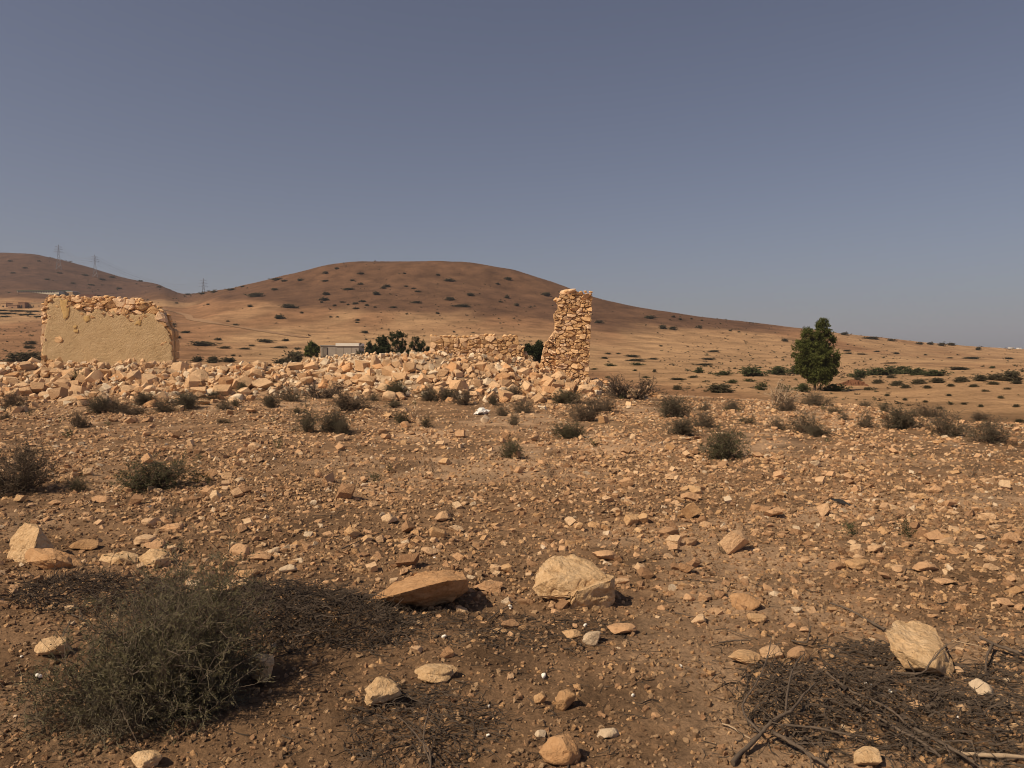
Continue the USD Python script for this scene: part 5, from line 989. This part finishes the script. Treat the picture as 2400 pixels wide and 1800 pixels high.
def twig_mat(name, label, poly, n, hmax, lmin, lmax, r, mat, seed, aim=None, spread=9.0, cat='twigs'):
    """a tangle of fallen dry twigs over a patch whose outline is given in the picture"""
    rng = np.random.default_rng(seed); Pg = Polygon([hit(*p)[:2] for p in poly]).buffer(0); x0, y0, x1, y1 = Pg.bounds; pts = []
    while len(pts) < n:
        q = rng.uniform((x0, y0), (x1, y1), (n, 2)); e = shapely.contains_xy(Pg, q[:, 0], q[:, 1]); pts += list(q[e])
    q = np.array(pts[:n]); ed = shapely.distance(shapely.points(q), Pg.exterior); hh = hmax * smooth01(ed / (.22 * min(x1 - x0, y1 - y0) + .05))
    ang = rng.uniform(0, 2 * np.pi, n) if aim is None else aim + rng.normal(size=n) * spread
    ln = rng.uniform(lmin, lmax, n); z0 = height(q[:, 0], q[:, 1]) + hh * rng.random(n) ** 1.4 + .003
    k = 5; P = np.zeros((n, k + 1, 3)); P[:, 0] = np.column_stack([q, z0]); a = ang.copy(); pit = rng.normal(size=n) * (.25 if hmax > .05 else .08)
    for j in range(k):
        a = a + rng.normal(size=n) * .55; pit = pit * .6 + rng.normal(size=n) * (.34 if hmax > .05 else .07)
        P[:, j + 1] = P[:, j] + np.column_stack([np.cos(a) * np.cos(pit), np.sin(a) * np.cos(pit), np.sin(pit)]) * (ln / k)[:, None]
    g = height(P[..., 0], P[..., 1]); P[..., 2] = np.maximum(P[..., 2], g + .0015)
    rr_ = r * rng.lognormal(0, .45, n); S = [segs(P[:, j], P[:, j + 1], rr_ * (1 - j / 7), rr_ * (1 - (j + 1) / 7)) for j in range(k)]
    m = n; i = rng.integers(0, n, m); j = rng.integers(1, k, m); b = P[i, j]; e = b + np.column_stack([rng.normal(size=(m, 2)), np.abs(rng.normal(size=m)) * (.8 if hmax > .05 else .1)]) * (ln[i] * .14)[:, None]
    S.append(segs(b, e, rr_[i] * .5, rr_[i] * .25))
    return tag(obj(name, join(S), mat), label, cat, kind='stuff')
TW2 = flat('dark_dry_twig', (.070, .053, .040), var=.5, s=20)
twig_mat('dry_twigs', 'dark tangle of fallen dry twigs right of the large bush', [(470, 1390), (600, 1370), (760, 1385), (870, 1400), (975, 1450), (960, 1500), (880, 1530), (760, 1520), (680, 1545), (600, 1520), (500, 1500)], 2300, .17, .07, .26, .0027, TW2, 1)
twig_mat('dry_twigs', 'grey tangle of dry twigs behind the large bush at left', [(20, 1410), (50, 1365), (160, 1352), (300, 1358), (420, 1366), (480, 1400), (400, 1450), (250, 1445), (120, 1440)], 1200, .08, .07, .25, .0026, TW2, 2)
twig_mat('twig_litter', 'dry twig litter on the soil at the bottom centre', [(840, 1640), (900, 1600), (1030, 1610), (1160, 1650), (1180, 1720), (1080, 1810), (820, 1810), (800, 1720)], 650, .045, .04, .18, .0020, TW2, 3)
twig_mat('twig_litter', 'thin twig litter in front of the two central boulders', [(900, 1440), (1050, 1430), (1240, 1440), (1440, 1450), (1480, 1500), (1300, 1530), (1100, 1520), (960, 1510)], 900, .016, .03, .15, .0019, TW2, 4)
twig_mat('branch_litter', 'dense dark mat of broken twigs under the dead branches at lower right', [(1720, 1590), (1800, 1555), (1920, 1550), (2040, 1580), (2200, 1610), (2400, 1680), (2400, 1800), (2150, 1800), (1950, 1760), (1800, 1750), (1740, 1690)], 1450, .10, .05, .22, .0028, TW2, 5, aim=-.75, spread=1.4)
twig_mat('branch_litter', 'twigs around the pale boulder at lower right', [(1900, 1500), (2060, 1500), (2240, 1560), (2400, 1520), (2400, 1690), (2150, 1620), (1980, 1580)], 650, .035, .06, .26, .0028, TW2, 6, aim=-.6, spread=1.2)
twig_mat('twig_litter', 'scattered twig litter over the foreground soil', [(0, 1500), (600, 1500), (1200, 1500), (1800, 1500), (2400, 1420), (2400, 1800), (0, 1800)], 900, .008, .04, .18, .0018, TW2, 7)
twig_mat('twig_litter', 'sparse sticks among the stones behind the boulders', [(0, 1330), (800, 1200), (1600, 1180), (2400, 1150), (2400, 1420), (1600, 1440), (800, 1440)], 260, .01, .1, .5, .0028, TW2, 8)

def branch(label, pts, r0, r1, mat=BARK, org=(1700, 1400), k=3.95, lift=None, name='dead_branch', twigs=5):
    """a fallen branch along picture points; lift: heights above ground"""
    q = np.array([hit(org[0] + a / k, org[1] + b / k) for a, b in pts]); lift = lift or [.012 + r0] * len(pts)
    # raise each point along its line of sight so that a lifted point keeps its place in the picture
    for j, l in enumerate(lift): q[j] = np.array([0, 0, EYE]) + (q[j] - [0, 0, EYE]) * (1 - l / max(EYE - q[j][2], .3))
    s = np.linspace(0, 1, len(q)); tt = np.linspace(0, 1, len(q) * 5); P = .55 * PchipInterpolator(s, q)(tt) + .45 * np.stack([np.interp(tt, s, q[:, c]) for c in range(3)], 1); rg = np.random.default_rng(int(abs(pts[0][0]) * 7 + abs(pts[-1][1])))
    r0 *= .78; r1 *= .7; P = P + rg.normal(size=P.shape) * r0 * .16; n = len(P); R = np.linspace(r0, r1, n) * (1 + rg.normal(size=n) * .10); o = P[0].copy()
    d = np.gradient(P, axis=0); d /= np.linalg.norm(d, axis=1, keepdims=True); a = np.cross(d, [0, 0, 1.]); a /= np.linalg.norm(a, axis=1, keepdims=True) + 1e-9; b = np.cross(d, a); m = 7
    t = np.arange(m) * 2 * np.pi / m; V = P[:, None] + R[:, None, None] * (np.cos(t)[None, :, None] * a[:, None] + np.sin(t)[None, :, None] * b[:, None]) * (1 + rg.normal(size=(n, m, 1)) * .07)
    F = [[i * m + j, i * m + (j + 1) % m, (i + 1) * m + (j + 1) % m] for i in range(n - 1) for j in range(m)] + [[i * m + j, (i + 1) * m + (j + 1) % m, (i + 1) * m + j] for i in range(n - 1) for j in range(m)]
    F += [[0, j + 1, j] for j in range(1, m - 1)] + [[(n - 1) * m, (n - 1) * m + j, (n - 1) * m + j + 1] for j in range(1, m - 1)]
    parts = [(V.reshape(-1, 3), np.array(F))]
    if twigs:
        i = rg.integers(n // 4, n - 1, twigs); e1 = P[i] + (d[i] * .5 + rg.normal(size=(twigs, 3)) * .5 + [0, 0, .25]) * rg.uniform(.04, .13, (twigs, 1)); e2 = e1 + (d[i] * .4 + rg.normal(size=(twigs, 3)) * .5) * .06
        parts.append(segs(np.vstack([P[i], e1]), np.vstack([e1, e2]), np.concatenate([R[i] * .45, R[i] * .3]), np.concatenate([R[i] * .3, R[i] * .1])))
    v, f = join(parts)
    return tag(obj(name, (v - o, f), mat, smooth=60, loc=o), label, 'branch')
branch('thick forked dead branch, main stem of the lower right pile', [(60, 1530), (300, 1290), (440, 1150), (600, 1050), (720, 910), (830, 790)], .013, .005, lift=[.02, .05, .08, .10, .11, .12])
branch('thin arching branch rising from the left end of the pile', [(330, 1250), (190, 1110), (160, 1010), (200, 920), (290, 790), (360, 640), (410, 470), (425, 370)], .007, .003, lift=[.05, .06, .07, .09, .12, .15, .18, .2], twigs=3)
branch('wavy branch in the pile pointing up at the dull brown stone', [(560, 1080), (580, 840), (620, 680), (705, 540)], .008, .004, lift=[.08, .11, .13, .14])
branch('dark branch at the bottom edge below the forked one', [(430, 1250), (560, 1310), (700, 1400), (830, 1480), (960, 1560)], .012, .009, lift=[.05, .04, .03, .03, .02])
branch('straight branch across the lower middle of the pile', [(540, 1180), (850, 1210), (1080, 1260), (1290, 1290)], .008, .006, lift=[.05, .05, .04, .04])
branch('branch through the middle of the pile, upper of a parallel pair', [(940, 700), (1150, 860), (1350, 950), (1560, 1060), (1700, 1200)], .008, .007, lift=[.07, .07, .06, .06, .05])
branch('branch through the middle of the pile, lower of a parallel pair', [(1100, 940), (1280, 1020), (1400, 1100), (1560, 1200), (1800, 1330), (2000, 1480)], .009, .008, lift=[.04, .05, .05, .05, .04, .03])
branch('crooked branch leaning on the front of the pale boulder', [(1640, 700), (1760, 710), (1850, 680), (1910, 590), (2050, 430)], .008, .005, lift=[.02, .04, .08, .13, .2], twigs=3)
branch('thick bare stick lying above left of the pale boulder', [(970, 55), (1130, 105), (1300, 200), (1480, 300)], .008, .014, twigs=2)
branch('kinked stick beside the dull brown stone', [(610, 400), (750, 420), (775, 340), (790, 265)], .007, .006, lift=[.02, .02, .05, .08], twigs=1)
branch('dark stick on the soil left of the branch pile', [(-60, 420), (90, 400), (240, 395)], .007, .005, twigs=1)
branch('thin stick on the soil left of the branch pile, behind the dark one', [(-90, 300), (0, 290), (160, 350), (300, 385)], .004, .003, twigs=2)
branch('short thick broken log among the twigs right of the pile', [(1850, 1030), (1920, 990), (2000, 945)], .017, .015, twigs=0)
branch('dark thick branch at the right edge beside the pale boulder', [(1925, 535), (2010, 575), (2120, 615), (2260, 670)], .011, .014, org=(1600, 1300), k=2.765, lift=[.05, .07, .07, .06], twigs=2)
branch('fork hanging down from the dark branch at the right edge', [(2010, 580), (1975, 650), (1965, 760)], .010, .006, org=(1600, 1300), k=2.765, lift=[.07, .05, .02], twigs=1)
branch('pale thin stick under the dark branch at the right edge', [(1680, 545), (1960, 600), (2140, 660)], .004, .004, PALEWOOD, org=(1600, 1300), k=2.765, twigs=0)
branch('pale stick at the bottom right corner', [(1640, 1235), (1780, 1280), (1940, 1300), (2260, 1310)], .010, .012, PALEWOOD, org=(1600, 1300), k=2.765, twigs=1)
branch('brown branch along the bottom right corner', [(1500, 1130), (1700, 1230), (1860, 1330), (2000, 1420)], .011, .009, org=(1600, 1300), k=2.765, lift=[.04] * 4)
branch('pale stick at the lower left of the branch pile', [(-30, 1170), (60, 1200), (150, 1260), (235, 1310)], .005, .004, PALEWOOD, twigs=0)
branch('dry stick among the stones left of the slab boulder', [(0, 240), (90, 200), (180, 160), (300, 120)], .008, .004, org=(800, 1200), k=2.765, twigs=3)
branch('dark crooked stick in front of the gap between the central boulders', [(950, 700), (1000, 660), (1040, 630), (1140, 580)], .006, .003, org=(800, 1200), k=2.765, twigs=2)
branch('thin dry stalk rising from the litter at the bottom centre', [(580, 1659), (575, 1560), (500, 1460), (420, 1370), (360, 1320)], .006, .0022, BARK, org=(800, 1200), k=2.765, lift=[.02, .07, .11, .14, .16], twigs=4)
branch('second dry stalk rising from the litter at the bottom centre', [(585, 1640), (530, 1480), (540, 1400), (575, 1250), (625, 1180)], .006, .002, BARK, org=(800, 1200), k=2.765, lift=[.02, .08, .11, .16, .19], twigs=4)
branch('long thin stick lying at the right edge among the stones', [(2000, 490), (2100, 470), (2220, 440)], .008, .006, org=(1200, 1000), k=1.843, twigs=1)
branch('bent stem at the left of the large bush', [(440, 590), (405, 560), (415, 500), (460, 430)], .008, .005, org=(0, 1300), k=2.765, lift=[.02, .04, .07, .1], twigs=1)

def shell(label, px, py, size, op=False):
    """a small white snail shell: a coiled tapering tube"""
    p = hit(px, py); n = 34; m = 9; t = np.linspace(0, 2.6 * 2 * np.pi, n); g = np.exp(-t * .17); rad = .5 * g; tub = .42 * g
    C = np.column_stack([np.cos(t) * rad * .75, np.sin(t) * rad * .75, (1 - g) * .55]); a = np.arange(m) * 2 * np.pi / m
    o = np.column_stack([np.cos(t), np.sin(t), 0 * t])
    V = C[:, None] + tub[:, None, None] * (np.cos(a)[None, :, None] * o[:, None] + np.sin(a)[None, :, None] * np.array([0, 0, 1.])); V = V.reshape(-1, 3)
    F = [[i * m + j, i * m + (j + 1) % m, (i + 1) * m + (j + 1) % m] for i in range(n - 1) for j in range(m)] + [[i * m + j, (i + 1) * m + (j + 1) % m, (i + 1) * m + j] for i in range(n - 1) for j in range(m)]
    w = size / FPX * p[1]; V = V / (V.max(0) - V.min(0)).max() * w; V = V @ trimesh.transformations.euler_matrix(rf.normal() * .5 + .5, 0, rf.uniform(0, 6))[:3, :3].T; V[:, 2] -= V[:, 2].min()
    tag(obj('snail_shell', (V, np.array(F)), SHELL, smooth=50, loc=(p[0], p[1], ground_z(p[0], p[1]))), label, 'shell')
for lab, px, py, sz in [('open white snail shell at the left, largest on the soil', 90, 1590, 20), ('white snail shell between the two central boulders in front', 1194, 1427, 13), ('white snail shell alone right of the dark twig pile', 1042, 1500, 12), ('white shell on bare soil above the upright stone', 1274, 1591, 16),
                        ('white shell touching the pale jagged stone', 1373, 1472, 10), ('tiny white shell on the soil right of the upright stone', 1482, 1634, 10), ('tiny white shell above the twig litter at the bottom', 1146, 1656, 8), ('small pale shell at the right edge of the bottom twig litter', 1145, 1728, 10), ('white shell under the front of the large bush, left one', 361, 1682, 11),
                        ('white shell under the front of the large bush, right one', 396, 1679, 12), ('white shell above the blocky stone by the large bush', 593, 1521, 10), ('big white snail shell in the middle of the branch pile', 2094, 1622, 19), ('small white shell in the branch pile below the big shell', 2077, 1652, 10), ('white shell fragments in the branch pile, left', 2030, 1603, 9),
                        ('white shell fragment in the branch pile beside another', 2042, 1607, 8), ('white shell among twigs near the right stone', 2244, 1692, 9), ('white shell at the right of the bottom soil', 1595, 1572, 9), ('tiny white shell behind the slab boulder', 1019, 1306, 8), ('white shell at the left foot of the dense stones', 50, 1543, 8)]:
    shell(lab, px, py, sz)

# white bag, black strip
p = hit(1128, 972); v, f = plane_rock(rf, 4, 9, soft=.10, rough_=.05); v = v * [.46, .34, .22]; v = v * (1 - 1.1 * np.abs(fbm(v * 7, 3, 3)[:, None] - .5)) + (fbm(v * 13, 4, 4)[:, None] - .5) * .09 * np.array([1, 1, 1.6]); v[:, 2] = np.maximum(v[:, 2], -.10)
tag(obj('plastic_bag', (v, f), BAG, smooth=25, loc=(p[0], p[1] + .1, ground_z(p[0], p[1]) + .09)), 'crumpled white plastic bag lying in front of the rubble heap', 'bag')
q = np.array([hit(a, b) for a, b in ((1950, 1176), (1962, 1180), (1975, 1184), (1990, 1189), (2006, 1192))]); V = np.vstack([q + [0, .05, .03], q + [0, -.04, .02], q + [0, .02, .06]]); V[10:, 2] = q[:, 2] + np.array([.02, .05, .06, .04, .02])
F = [[i, i + 1, 11 + i] for i in range(4)] + [[i, 11 + i, 10 + i] for i in range(4)] + [[5 + i, 11 + i, 6 + i] for i in range(4)] + [[5 + i, 10 + i, 11 + i] for i in range(4)] + [[0, 10, 5], [4, 9, 14]]
tag(obj('rubber_strip', (V, np.array(F)), BLACKRUB), 'scrap of black rubber lying on the stones at right', 'scrap')

# ------------------------------------------------------------------ the air: a little dust haze
def closed_box(x0, x1, y0, y1, z0, z1):
    m = trimesh.creation.box([x1 - x0, y1 - y0, z1 - z0]); m.apply_translation([(x0 + x1) / 2, (y0 + y1) / 2, (z0 + z1) / 2]); return m
HAZE = usdkit.material(stage, L + 'dust_haze', {'v': ('principled_volume', {'color': (.76, .80, .90), 'density': .00015, 'anisotropy': .2})}, [], volume='v.volume')
tag(obj('haze', closed_box(-6200, 6200, -6200, 6200, float(GZ.min()) - 1.5, 240.0), HAZE), 'thin dust haze over the whole valley', 'haze', kind='stuff')
